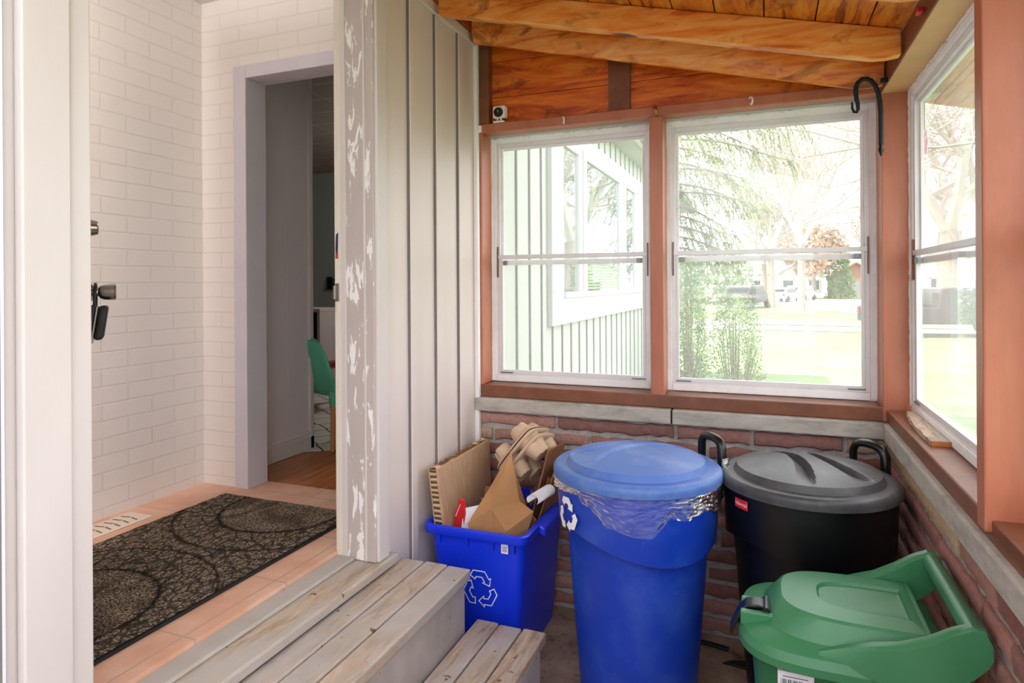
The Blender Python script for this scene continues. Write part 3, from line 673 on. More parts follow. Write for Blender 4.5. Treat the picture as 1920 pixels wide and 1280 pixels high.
# ------------------------------------------------------------------ round bins
def spl(p):
    o = []; q = [p[0]] + p + [p[-1]]
    for i in range(1, len(q) - 2):
        for k in range(6):
            t = k / 6; o.append(tuple(.5 * (2 * q[i][c] + (q[i + 1][c] - q[i - 1][c]) * t + (2 * q[i - 1][c] - 5 * q[i][c] + 4 * q[i + 1][c] - q[i + 2][c]) * t * t + (3 * q[i][c] - q[i - 1][c] - 3 * q[i + 1][c] + q[i + 2][c]) * t ** 3) for c in (0, 1)))
    return o + [p[-1]]
def can(name, cx, cy, R, ztop, mats, ha, seed, label, swA):
    T = thing(name, (cx, cy, 0), label, 'trash can')
    body, lidm = mats; N = 96
    rr = random.Random(seed)
    def step(a): return ztop - .215 + .034 * math.cos(2 * (a - ha))
    prof = lambda a: [(.86 * R - .062, 0.0), (.86 * R - .05, .006), (.86 * R - .030, step(a) * .45), (.86 * R - .006, step(a) - .012), (.86 * R - .004, step(a) - .002), (.93 * R, step(a) + .006), (.935 * R, step(a) + .012), (.955 * R, ztop - .07), (.96 * R, ztop - .03), (.97 * R, ztop - .012)]
    rings = []
    P = [prof(2 * PI * k / N) for k in range(N)]
    for j in range(len(P[0])):
        rings.append([(cx + P[k][j][0] * math.cos(2 * PI * k / N), cy + P[k][j][0] * math.sin(2 * PI * k / N), P[k][j][1]) for k in range(N)])
    MB().rings(rings, cap0=True).build('bin_body', body, T, smooth=50, fix=False)
    # lid
    N = 220; rings = []
    def lz(x, y, r):
        q = r / R
        if q > .985: z = -.020 - (q - .985) * .0
        z = 0
        if q < .80: z = .020 + .020 * (1 - (q / .80) ** 2)
        elif q < .84: z = .020 * (.84 - q) / .04 + .000
        elif q < .95: z = 0.0
        else: z = -.010 * ((q - .95) / .05) ** 2
        if q < .80:
            X_, Y_ = x / R, y / R; dep = 0
            for pl, sd_ in swA:
                best = 9; sg = 1; tt_ = 0
                for i_ in range(len(pl) - 1):
                    ax_, ay_ = pl[i_]; bx_, by_ = pl[i_ + 1]; vx, vy = bx_ - ax_, by_ - ay_; L2 = vx * vx + vy * vy
                    tq = max(0, min(1, ((X_ - ax_) * vx + (Y_ - ay_) * vy) / L2)); dx_, dy_ = X_ - ax_ - tq * vx, Y_ - ay_ - tq * vy; d_ = math.hypot(dx_, dy_)
                    if d_ < best: best = d_; sg = 1 if vx * dy_ - vy * dx_ > 0 else -1; tt_ = (i_ + tq) / (len(pl) - 1)
                sdist = best * sg * sd_; f_ = min(1, 4 * tt_, 4 * (1 - tt_)); wd_ = .05 + .15 * tt_
                if 0 <= sdist < wd_: dep = max(dep, (1 - sdist / wd_) * f_)
                elif -.028 < sdist < 0: dep = max(dep, (1 + sdist / .028) * f_)
            z -= .026 * dep * min(1, (.8 - q) / .06)
        return z
    RS = [.0001] + [R * .80 * i / 64 for i in range(1, 65)] + [R * q for q in (.81, .825, .84, .87, .91, .95, .975, .99, 1.0)]
    for r in RS:
        rings.append([(cx + r * math.cos(a), cy + r * math.sin(a), ztop + lz(r * math.cos(a), r * math.sin(a), r)) for a in [2 * PI * k / N for k in range(N)]])
    for r, z in ((R * 1.004, ztop - .02), (R, ztop - .034), (R * .985, ztop - .036), (R * .975, ztop - .02)):
        rings.append([(cx + r * math.cos(2 * PI * k / N), cy + r * math.sin(2 * PI * k / N), z) for k in range(N)])
    MB().rings(rings[::-1]).build('bin_lid', lidm, T, smooth=40, fix=False)
    # handle
    d = Vector((math.cos(ha), math.sin(ha), 0)); tt = Vector((-d.y, d.x, 0)); c0 = Vector((cx, cy, 0)) + d * (R + .014)
    hw = .060
    pts = [(-hw * .95, ztop - .10), (-hw, ztop - .02), (-hw * .98, ztop + .035), (-hw * .80, ztop + .056), (-hw * .45, ztop + .064), (0, ztop + .066), (hw * .45, ztop + .064), (hw * .80, ztop + .056), (hw * .98, ztop + .035), (hw, ztop - .02), (hw * .95, ztop - .10)]
    MB().tube([c0 + tt * a + Vector((0, 0, z)) for a, z in pts], .0125, 10, sy=1.25).build('bin_handle', 'black_plastic', T, smooth=60)
    return T
BX, BY, BR, BZ = -.400, 2.125, .272, .788
blue = can('recycling_can', BX, BY, BR, BZ, ('blue_can', 'blue_lid'), math.radians(38), 1, 'tall round blue recycling can with dusty blue lid and plastic bag',
           [(spl([(-.80, -.22), (-.5, .02), (-.22, .42), (-.02, .80)]), 1), (spl([(-.36, -.50), (-.22, -.05), (.12, .40), (.66, .60)]), 1)])
KX, KY, KR, KZ = .118, 2.215, .260, .780
black = can('trash_can', KX, KY, KR, KZ, ('black_can', 'black_lid'), math.radians(44), 2, 'tall round black trash can with grey-black lid in the corner',
            [(spl([(-.48, .62), (-.16, .40), (.0, -.18), (.03, -.78)]), -1), (spl([(.0, .80), (.18, .36), (.42, -.06), (.66, -.40)]), -1)])
# white recycling mark on the blue can
m = MB()
def oncan(cx, cy, r, a0, z0, s, rot=0):
    c, sn = math.cos(rot), math.sin(rot)
    def fn(x, y):
        x, y = x * c - y * sn, x * sn + y * c
        a = a0 + x * s / r; return (cx + r * math.cos(a), cy + r * math.sin(a), z0 + y * s)
    return fn
for p in recycle(): decal(m, p, oncan(BX, BY, BR * .955 + .0035, math.radians(-134), BZ - .130, .066, .12), st=.15)
m.build('recycling_mark', 'white_print', blue, fix=False)
# red badge on black can
def badge(par, cx, cy, r, a0, z0, w_, h_):
    f0 = oncan(cx, cy, r + .0035, a0, z0, 1); m = MB(); n = 8
    vs = [f0(-w_ / 2 + w_ * i / n, s_ * h_ / 2) for i in range(n + 1) for s_ in (-1, 1)]
    m.add(vs, [(2 * i, 2 * i + 2, 2 * i + 3, 2 * i + 1) for i in range(n)]); m.build('red_badge', 'red_print', par, fix=False)
    word(par, 'Rubbermaid', h_ * .62, lambda x, y: oncan(cx, cy, r + .0045, a0, z0, 1)(x, y), 'white_print', w_ * .90)
def word(par, txt, size, fn, mat, width=None, name='lettering'):
    cu = bpy.data.curves.new('t', 'FONT'); cu.body = txt; cu.size = size; cu.align_x = 'CENTER'; cu.align_y = 'CENTER'; cu.resolution_u = 2
    ob = bpy.data.objects.new('t', cu); COL.objects.link(ob); dg = bpy.context.evaluated_depsgraph_get(); me = bpy.data.meshes.new_from_object(ob.evaluated_get(dg))
    xs = [v.co.x for v in me.vertices]; k = 1 if not width else width / (max(xs) - min(xs)); xc = (max(xs) + min(xs)) / 2
    m = MB(); m.add([fn((v.co.x - xc) * k, v.co.y) for v in me.vertices], [tuple(p.vertices) for p in me.polygons])
    bpy.data.objects.remove(ob); bpy.data.meshes.remove(me)
    return m.build(name, mat, par, fix=False)
badge(black, KX, KY, KR * .955, math.radians(-139), KZ - .066, .056, .028)
# plastic bag hanging out round the blue can
T = thing('plastic_bag', (BX, BY, BZ - .1), 'clear plastic liner bag hanging out under the blue can lid', 'plastic bag')
m = MB(); N = 180; rings = []; r = random.Random(5)
ph = [r.uniform(0, 6) for _ in range(8)]
for j in range(16):
    t_ = j / 15; ring = []
    for k in range(N):
        a = 2 * PI * k / N; deg = (math.degrees(a) + 180) % 360 - 180
        drop = .050 + .012 * math.sin(3 * a + ph[0]) + .006 * math.sin(11 * a + ph[1])
        u_ = (deg + 84) / 26
        if abs(u_) < 1: drop += .062 * min(1, (1 - abs(u_)) * 2.4)
        if deg < -112: drop *= max(.5, 1 - (-112 - deg) / 20)
        v_ = (deg + 14) / 14
        if abs(v_) < 1: drop += .02 * (1 - abs(v_))
        rr_ = BR * .975 + .004 + .003 * math.sin(17 * a + 5 * t_ + ph[2]) * t_ + .003 * math.sin(41 * a - 9 * t_ + ph[3]) * t_ + .002 * math.sin(30 * t_ + 3 * a)
        ring.append((BX + rr_ * math.cos(a), BY + rr_ * math.sin(a), BZ - .034 - drop * t_))
    rings.append(ring)
m.rings(rings).build('bag_skirt', 'plastic_film', T, smooth=80, fix=False)
m = MB(); g_ = []
c0 = Vector((BX, BY, 0)) + Vector((math.cos(.25), math.sin(.25), 0)) * (BR + .012)
for j in range(10):
    g_.append([tuple(c0 + Vector((.012 * math.sin(i * 1.3 + j * .6) + .012 * j / 10, (i / 7 - .5) * .11 * (1 - .3 * j / 9), BZ + .015 - .0125 * j))) for i in range(8)])
m.rings(g_, closed=False).build('bag_flap', 'plastic_film', T, smooth=80, fix=False)

# ------------------------------------------------------------------ blue curbside box
def rrect(x0, x1, y0, y1, r, z, n=6):
    o = []
    for cx, cy, a0 in ((x1 - r, y0 + r, -PI / 2), (x1 - r, y1 - r, 0), (x0 + r, y1 - r, PI / 2), (x0 + r, y0 + r, PI)):
        for i in range(n + 1):
            a = a0 + PI / 2 * i / n; o.append((cx + r * math.cos(a), cy + r * math.sin(a), z))
    return o
ZB = .505
T = thing('recycling_box', (-.98, 2.33, 0), 'open rectangular blue recycling box beside the steps full of cardboard', 'recycling box')
XA, XB, YA, YB = -1.178, -.772, 2.07, 2.590
def bxr(z, o=0):
    k = z / ZB; dx = .030 * (1 - k); dy = .045 * (1 - k)
    return rrect(XA + dx + .02 + o, XB - dx * 1.3 - .018 - o, YA + dy + .018 + o, YB - .006 - o - .02 * (1 - k), .035, z)
m = MB(); m.rings([bxr(0), bxr(.01, -.0), bxr(ZB - .03), rrect(XA + .002, XB - .002, YA, YB, .04, ZB - .032), rrect(XA - .002, XB + .002, YA - .004, YB, .042, ZB - .026), rrect(XA - .002, XB + .002, YA - .004, YB, .042, ZB - .004), rrect(XA + .004, XB - .004, YA + .002, YB - .004, .04, ZB),
                   rrect(XA + .018, XB - .018, YA + .016, YB - .012, .03, ZB - .002), bxr(ZB - .04, .006), bxr(.012, .006)], True, True)
m.build('box_shell', 'blue_box', T, smooth=40, fix=False)
for xx in (-1.11, -1.00, -.90, -.82): MB().box(xx, xx + .004, YA + .003, YA + .022, ZB - .065, ZB - .03).build('box_rib', 'blue_box', T)
m = MB().box(XB - .002, XB + .024, YA + .14, YB - .16, ZB - .034, ZB - .002, lambda x, y, z: (x, y, z - (x - XB) * .5)); m.build('box_handle', 'blue_box', T, bevel=.006)
# recycling outline printed on the front
def front(x, y):
    z = .283 + y * .088; k = z / ZB; return (-.962 + x * .082, YA + .045 * (1 - k) + .018 - .0012, z)
m = MB()
for p in recycle(): decal(m, p, front, outline=.045)
m.build('recycling_mark', 'white_print', T, fix=False)
st = MB(); yy = YA + .012; st.box(-.868, -.842, yy, yy + .004, ZB - .070, ZB - .036); st.build('sticker', 'paper_white', T)
st = MB()
for i in range(4): st.box(-.864, -.846, yy - .0008, yy, ZB - .047 - i * .005, ZB - .045 - i * .005)
st.build('sticker_print', 'grey_print', T)

# contents
T = thing('cardboard_sheet', (-1.14, 2.32, .3), 'thick honeycomb cardboard slab upright in the blue box by the siding', 'cardboard')
def cb(x, y, z): return (x + (y - 2.1) * .02 + (.70 - z) * .065, y + (max(0, .55 - z) * .14 if y < 2.3 else -max(0, .55 - z) * .06), z + (.0 if z < .5 else (y - 2.1) * .02))
MB().box(-1.132, -1.122, 2.095, 2.545, .22, .700, cb).build('face_sheet', 'cardboard', T, bevel=.001)
m = MB(); m.box(-1.160, -1.133, 2.097, 2.543, .22, .694, cb); m.build('honeycomb_core', 'cardboard_edge', T)
MB().box(-1.164, -1.160, 2.095, 2.545, .22, .698, cb).build('face_sheet', 'cardboard', T)
m = MB(); r = random.Random(9); n = 30; rs = []
for i in range(n + 1):
    y = 2.10 + .44 * i / n; rs.append([cb(-1.162, y, .694), cb(-1.155 + r.uniform(-.003, .003), y, .701 + r.uniform(-.002, .006)), cb(-1.140 + r.uniform(-.003, .003), y, .701 + r.uniform(-.002, .006)), cb(-1.130, y, .699)])
m.rings(rs, closed=False).build('torn_edge', 'cardboard_edge', T, fix=False)
def quadsheet(name, pts, thick, mat, label, cat, extra=None, crease=None):
    m = MB(); m.add(pts, [tuple(range(len(pts)))] if extra is None else extra)
    o = m.build(name, mat, None, solid=thick, fix=False); tag(o, label, cat); return o
o = quadsheet('red_carton', [(-1.098, 2.170, .40), (-1.045, 2.150, .40), (-1.038, 2.148, .53), (-1.044, 2.152, .578), (-1.060, 2.158, .582), (-1.086, 2.167, .52)], .012, 'red_print', 'small red printed carton between cardboard slab and white envelope', 'carton')
m = MB()
for i in range(8): m.box(-1.081 + i * .0030, -1.0785 + i * .0030, 2.1540 - i * .0011, 2.1545 - i * .0011, .515 + i * .0062, .5195 + i * .0062)
q = m.build('white_print_row', 'white_print', o)
quadsheet('white_envelope', [(-1.062, 2.125, .38), (-.945, 2.155, .38), (-.935, 2.185, .575), (-1.045, 2.155, .548)], .006, 'paper_white', 'white envelope standing beside the red carton', 'envelope')
# kraft bag: folded sheet
kv = [(-.990, 2.14, .40), (-.84, 2.14, .40), (-.815, 2.19, .46), (-.792, 2.21, .548), (-.862, 2.25, .565), (-.915, 2.30, .738), (-.965, 2.22, .620), (-1.015, 2.118, .507), (-.935, 2.15, .560), (-.862, 2.118, .500), (-.905, 2.13, .40)]
kf = [(0, 10, 8, 7), (10, 9, 8), (10, 1, 9), (1, 2, 9), (2, 3, 9), (3, 4, 9), (9, 4, 8), (8, 4, 5), (8, 5, 6), (7, 8, 6)]
m = MB(); m.add(kv, kf); m.add([(-.93, 2.34, .700), (-.99, 2.28, .59), (-.86, 2.32, .52), (-.80, 2.26, .50), (-.84, 2.30, .40), (-.98, 2.28, .40)], [(0, 1, 5, 4, 2), (2, 4, 3)])
tag(m.build('kraft_paper_bag', 'kraft', None, solid=.003, fix=False), 'large creased brown paper bag sticking up at the front of the blue box', 'paper bag')
# moulded pulp carriers
def tray(i, c, mat, label):
    T = thing('drink_carrier', c, label, 'drink carrier', 'moulded drink carriers stacked in the blue box')
    T.rotation_mode = 'QUATERNION'
    nrm = Vector((.83, -.20, -.62)).normalized() * (1 if i else -1); up = Vector((.60, .10, .78)); up = (up - nrm * up.dot(nrm)).normalized(); sd_ = up.cross(nrm)
    Mx = Matrix((sd_, up, nrm)).transposed(); T.rotation_quaternion = Mx.to_quaternion()
    n = 44; h = .115; m = MB(); vs = []
    for a in range(n + 1):
        for b in range(n + 1):
            x = -h + 2 * h * a / n; y = -h + 2 * h * b / n
            z = 0
            for cx, cy in ((-.056, -.056), (.056, -.056), (-.056, .056), (.056, .056)):
                d = math.hypot(x - cx, y - cy)
                if d < .045: z = .048 * min(1, (.045 - d) / .010)
            d = math.hypot(x, y)
            if d < .022: z = -.012 * min(1, (.022 - d) / .01)
            if max(abs(x), abs(y)) > .108: z = -.008 * (max(abs(x), abs(y)) - .108) / .007
            # round the corners
            k = 1.0; mm = max(abs(x), abs(y)); 
            if mm > 0: k = 1 - .13 * (min(abs(x), abs(y)) / mm) ** 3
            vs.append((x * k, y * k, z))
    m.add(vs, [(a * (n + 1) + b, (a + 1) * (n + 1) + b, (a + 1) * (n + 1) + b + 1, a * (n + 1) + b + 1) for a in range(n) for b in range(n)])
    m.build('tray', mat, T, smooth=50, solid=.003, local=True, fix=False)
    m = MB(); m.box(-.024, .024, .001 - .101, .001 + .101, .030, .033) if 0 else None
    return T
for i in range(3):
    d_ = Vector((.83, -.20, -.62)).normalized() * (-.022, .0, .030)[i]
    tray(i, Vector((-.905, 2.44, .705)) + d_, ('pulp', 'pulp', 'pulp')[i], ('rearmost moulded pulp drink carrier of the stack in the blue box', 'middle moulded pulp drink carrier of the stack in the blue box', 'front moulded pulp drink carrier of the stack nearest the blue can')[i])
quadsheet('paper_sleeve', [(-.95, 2.33, .60), (-.86, 2.40, .63), (-.80, 2.42, .80), (-.89, 2.35, .78)], .006, 'paper_white', 'thin pale blue-white paper sheet wedged between the drink carriers', 'paper') if 0 else None
quadsheet('torn_cardboard', [(-.86, 2.33, .42), (-.84, 2.50, .42), (-.765, 2.52, .735), (-.785, 2.36, .735)], .006, 'kraft_dark', 'thin torn brown cardboard leaning against the front drink carrier', 'cardboard')
quadsheet('cardboard_flap', [(-.83, 2.31, .42), (-.80, 2.50, .42), (-.735, 2.50, .69), (-.752, 2.36, .68)], .005, 'kraft_dark', 'brown cardboard flap nearest the blue can lid', 'cardboard')
m = MB(); r = random.Random(11); vs = []
for i in range(9):
    for j in range(9):
        vs.append((-1.03 + .13 * i / 8 + r.uniform(-.012, .012), 2.26 + .12 * j / 8 + r.uniform(-.012, .012), .535 + r.uniform(-.03, .035) - .06 * ((i / 4 - 1) ** 2 + (j / 4 - 1) ** 2) * .5 + .04))
m.add(vs, [(i * 9 + j, (i + 1) * 9 + j, (i + 1) * 9 + j + 1, i * 9 + j + 1) for i in range(8) for j in range(8)])
tag(m.build('crumpled_paper', 'kraft_dark', None, solid=.002, fix=False), 'crumpled brown paper between cardboard slab and paper bag', 'paper')
m = MB(); vs = []; r = random.Random(12)
for i in range(10):
    for j in range(10):
        vs.append((-.90 + .12 * i / 9 + r.uniform(-.01, .01), 2.36 + .18 * j / 9 + r.uniform(-.01, .01), .50 + .012 * i + r.uniform(-.03, .03)))
m.add(vs, [(i * 10 + j, (i + 1) * 10 + j, (i + 1) * 10 + j + 1, i * 10 + j + 1) for i in range(9) for j in range(9)])
tag(m.build('crumpled_paper', 'kraft_dark', None, solid=.002, fix=False), 'crumpled dark brown paper under the drink carriers', 'paper')
# curled white paper
m = MB(); rs = []
for i in range(15):
    a = -.6 + i * .33; rr_ = .022 - .0007 * i
    rs.append([(-.815 + rr_ * math.cos(a) * 1.3 + s_ * .05, 2.25 + rr_ * math.sin(a) * .4 + s_ * .05, .575 + rr_ * math.sin(a) + s_ * .03) for s_ in (0, .5, 1)])
m.rings(rs, closed=False)
tag(m.build('curled_paper', 'paper_white', None, solid=.0015, smooth=70, fix=False), 'curled white paper poking out beside the brown paper bag', 'paper')

# ------------------------------------------------------------------ green organics bin
T = thing('green_bin', (.17, 1.60, 0), 'green organics bin with hinged handled lid beside the east brick wall', 'organics bin')
GX0, GX1, GY0, GY1 = -.065, .362, 1.472, 1.845
def dshape(o, z, n=40, x1=None, zf=None, ox=None):
    """D-shaped outline: rounded at the latch end (low x), straight at the hinge end"""
    x0 = GX0 + (o if ox is None else ox); xb = (GX1 if x1 is None else x1); y0 = GY0 + o; y1 = GY1 - o; cy = (y0 + y1) / 2; hw = (y1 - y0) / 2
    L1 = min(.20, xb - x0 - .02); pts = []
    for i in range(n + 1):
        a = PI / 2 + PI * i / n; c, s_ = math.cos(a), math.sin(a); e = .62
        pts.append((x0 + L1 + L1 * math.copysign(abs(c) ** e, c), cy + hw * math.copysign(abs(s_) ** e, s_), z))
    for i in range(1, 13): pts.append((x0 + L1 + (xb - x0 - L1) * i / 12, y0, z))
    for i in range(1, 9): pts.append((xb, y0 + (y1 - y0) * i / 8, z))
    for i in range(1, 12): pts.append((xb - (xb - x0 - L1) * i / 12, y1, z))
    if zf: pts = [(p[0], p[1], p[2] + zf(p[0], p[1])) for p in pts]
    return pts
m = MB(); m.rings([dshape(.075, 0), dshape(.065, .01), dshape(.035, .45), dshape(.028, .545), dshape(.012, .55), dshape(.012, .565), dshape(.03, .566)], True, True)
m.build('bin_body', 'green_body', T, smooth=40, fix=False)
up = lambda x, y: .050 * max(0, (x - .16) / .2) ** 1.6
m = MB(); m.rings([dshape(.018, .556), dshape(.0, .558), dshape(.0, .575), dshape(.008, .592), dshape(.022, .602, x1=.35, ox=.030), dshape(.034, .607, x1=.34, ox=.052), dshape(.037, .609, x1=.335, ox=.056), dshape(.056, .650, x1=.310, ox=.088), dshape(.062, .655, x1=.306, ox=.096), dshape(.112, .658, x1=.288, ox=.172), dshape(.116, .6515, x1=.284, ox=.177), dshape(.14, .6505, x1=.275, ox=.20)], True, True)
m.build('lid', 'green_lid', T, smooth=24, fix=False)
# arms that sweep up to the handle bar
for s_, yc0 in ((1, GY0 + .022), (-1, GY1 - .028)):
    m = MB(); rs = []
    for x, zt, zb, hw in ((.10, .604, .59, .012), (.15, .622, .59, .020), (.20, .644, .58, .026), (.245, .660, .575, .028), (.29, .686, .585, .030), (.33, .714, .610, .026), (.360, .728, .632, .022), (.382, .722, .655, .020), (.392, .702, .672, .016)):
        yc = yc0 - (max(0, min(1, (x - .15) / .15)) * .045 if s_ == 1 else 0)
        rs.append([(x, yc - hw * s_ * .6, zb), (x, yc - hw * .45 * s_, zt - .006), (x, yc - hw * .2 * s_, zt), (x, yc + hw * .5 * s_, zt), (x, yc + hw * .8 * s_, zt - .008), (x, yc + hw * s_, zb)])
    m.rings(rs, True, True).build('handle_arm', 'green_lid', T, smooth=35, fix=True)
MB().tube([(.366, GY0 - .02, .706), (.366, GY0 + .1, .708), (.366, GY1 - .1, .708), (.366, GY1 - .02, .706)], .019, 16).build('handle_bar', 'green_lid', T, smooth=60)
MB().box(.304, .316, GY0 + .04, GY1 - .04, .575, .655).box(.33, .338, GY0 + .05, GY0 + .056, .565, .66).build('hinge_wall', 'green_lid', T, bevel=.006)
# latch
for y_ in (1.575, 1.640): MB().box(-.058, .018, y_, y_ + .017, .590, .622).build('latch_bracket', 'green_lid', T, bevel=.003)
m = MB(); rs = []
for x, z in ((.006, .626), (-.02, .632), (-.045, .628), (-.062, .610), (-.074, .585), (-.084, .56)):
    rs.append([(x, 1.594, z), (x, 1.638, z), (x + .006, 1.638, z - .007), (x + .006, 1.594, z - .007)])
m.rings(rs, True, True).build('latch', 'black_plastic', T, smooth=50, bevel=.002)
MB().tube([(-.002, 1.585, .624), (-.002, 1.647, .624)], .009, 12).build('latch_pin', 'black_plastic', T, smooth=50)
# label sticker on the body front, slightly proud
ya = GY0 + .0285
MB().box(.020, .092, ya - .002, ya + .02, .503, .544).build('sticker', 'paper_white', T, bevel=.002)
m = MB()
for i in range(16): m.box(.026 + i * .0036, .026 + i * .0036 + (.0024 if i % 3 else .0012), ya - .0028, ya - .002, .511, .528)
m.box(.03, .08, ya - .0028, ya - .002, .533, .5345); m.build('sticker_print', 'grey_print', T)

# ------------------------------------------------------------------ small things
T = thing('security_camera', (-1.10, 2.64, 2.092), 'small white cube security camera with round black lens on the header', 'camera')
cxm, czm = -1.093, 2.138
MB().box(cxm - .029, cxm + .029, 2.622, 2.655, czm - .024, czm + .030, lambda x, y, z: (x * 1 + (y - 2.622) * .1, y, z)).build('camera_body', 'white_plastic', T, bevel=.006)
MB().lathe([(.001, 0), (.020, 0), (.0215, .004), (.0215, .008), (.001, .008)], 24, (cxm, 2.6145, czm), 'y', cap=False).build('camera_face', 'black_plastic', T, smooth=40)
MB().lathe([(.001, 0), (.005, 0), (.006, .003), (.001, .003)], 16, (cxm, 2.6125, czm + .004), 'y', cap=False).build('lens', 'grey_metal', T, smooth=40)
MB().box(cxm - .011, cxm - .005, 2.628, 2.640, 2.101, 2.116).box(cxm + .005, cxm + .011, 2.628, 2.640, 2.101, 2.116).build('camera_stem', 'white_plastic', T)
MB().box(cxm - .026, cxm + .026, 2.621, 2.655, 2.0925, 2.101).build('camera_base', 'white_plastic', T, bevel=.002)
def cup(x, mat, label, s=1.4):
    z = 2.078
    pts = [(x, YN + .002, z + .006), (x, YN - .012 * s, z + .006), (x + .002, YN - .018 * s, z), (x + .003, YN - .018 * s, z - .010 * s), (x + .002, YN - .012 * s, z - .016 * s), (x, YN - .006 * s, z - .012 * s)]
    pts = [(p[0] + (p[1] - YN) * -.35, p[1], p[2]) for p in pts]
    tag(MB().tube(pts, .0026 * s, 8).build('cup_hook', mat, smooth=60), label, 'hook', 'small hooks along the header')
cup(-.795, 'white_plastic', 'small white cup hook above the left north window'); cup(-.415, 'brass', 'brass hook screwed in above the mullion', 1.9); cup(-.053, 'white_plastic', 'small white cup hook above the right north window')
T = thing('cable_clip', (-1.178, YN - .004, 2.07), 'small white plastic clip on the left end of the header', 'clip')
MB().box(-1.186, -1.172, YN - .012, YN, 2.055, 2.085).box(-1.194, -1.186, YN - .010, YN - .002, 2.063, 2.078).build('clip_body', 'white_plastic', T, bevel=.002)
T = thing('plant_hook', (.38, 2.585, 1.95), 'black wrought iron plant hook curling from the corner post', 'hook')
P_ = [(.292, 2.022), (.2925, 2.000), (.298, 1.986), (.306, 1.984), (.311, 1.994), (.3105, 2.012), (.306, 2.032), (.304, 2.060), (.306, 2.078), (.313, 2.091), (.324, 2.099), (.338, 2.100), (.351, 2.092), (.364, 2.074), (.374, 2.046), (.3795, 2.015), (.382, 1.98), (.382, 1.90), (.382, 1.862)]
pp = [(x * .9594, 2.48, 1.38 + (z - 1.38) * .9594) for x, z in P_]
MB().tube(pp, [.0022, .003, .0038, .0042, .0045, .005, .0055] + [.006] * 12, 8, sy=1.3).build('hook_bar', 'wrought_iron', T, smooth=60)
MB().tube([(.3665, 2.48, 1.846), (.3665, 2.48, 1.836), (.3665, 2.48, 1.824), (.3665, 2.48, 1.802)], [.005, .0062, .0088, .0008], 4).build('spear_tip', 'wrought_iron', T)
MB().box(.366, .3885, 2.474, 2.486, 2.052, 2.066).build('mount', 'wrought_iron', T)
T = thing('wood_shim', (.44, 2.3, .9245), 'weathered split wood offcut lying on the east window sill', 'wood offcut')
m = MB(); m.ct = (.3, .6, .2, 1); rs = []; r = random.Random(3)
for i in range(13):
    y = 2.52 - .44 * i / 12; w_ = .010 + .020 * min(1, i / 6); xc = .452 + .0 * i
    rs.append([(xc - w_ + r.uniform(-.003, .003), y, .9247), (xc + w_ * .8, y, .9247), (xc + w_ * .8, y, .9400), (xc - w_ + r.uniform(-.002, .004), y, .9395)])
m.rings(rs, True, True).build('offcut', 'worn_tread', T)
MB().box(.424, .476, 2.0745, 2.0795, .925, .939).build('cut_end', 'beech', T)
tag(MB().tube([(-.27, 2.545, .012), (-.20, 2.535, .014), (-.135, 2.525, .012)], .011, 8, sy=.7).build('plastic_scrap', 'black_plastic', smooth=60), 'long broken black plastic piece on the floor between the round cans', 'plastic piece')
tag(MB().prism([(-.15, 2.44), (-.07, 2.43), (-.075, 2.48), (-.12, 2.465)], .001, .008).build('plastic_shard', 'black_plastic', bevel=.001), 'small triangular black plastic shard on the floor between the cans', 'plastic piece')
r = random.Random(21)
m = MB()
for i in range(150):
    x = r.uniform(-.80, .0); y = r.uniform(1.7, 2.58); a = r.uniform(0, 6); s_ = r.uniform(.002, .008)
    m.add([(x + s_ * math.cos(a + k), y + s_ * math.sin(a + k) * .6, .0015 + r.uniform(0, .004)) for k in (0, 1.6, 3.1, 4.5)], [(0, 1, 2, 3)])
tag(m.build('leaf_litter', 'dark_brown_paint', fix=False), 'scattered dry leaf crumbs on the concrete floor', 'leaf litter', kind='stuff')
tag(MB().box(XR - .018, XR - .002, 1.93, 1.96, 2.075, 2.088).build('red_clip', 'red_print', bevel=.003), 'tiny red plastic clip on the east header beam', 'clip')

# back end of the porch with a slatted blind in the storm door (behind the camera)
dd = struct('door_2', (-.33, -.62, 0))
MB().box(-.70, -.62, -.64, -.60, 0, 2.03).box(-.04, .04, -.64, -.60, 0, 2.03).box(-.62, -.04, -.64, -.60, 0, .66).box(-.62, -.04, -.64, -.60, 1.95, 2.03).build('door_leaf', 'white_trim', dd)
m = MB()
for i in range(14): m.box(-.62, -.04, -.625, -.62, .68 + i * .085, .73 + i * .085)
flat('blind_fabric', 'F4F4F4', .8)
bt = MATS['blind_fabric'].node_tree; bp_ = bt.nodes['Principled BSDF']; tr_ = bt.nodes.new('ShaderNodeBsdfTranslucent'); mx_ = bt.nodes.new('ShaderNodeMixShader'); mx_.inputs[0].default_value = .6
bt.links.new(bp_.outputs[0], mx_.inputs[1]); bt.links.new(tr_.outputs[0], mx_.inputs[2]); bt.links.new(mx_.outputs[0], bt.nodes['Material Output'].inputs[0])
m.build('door_blind', 'blind_fabric', dd)

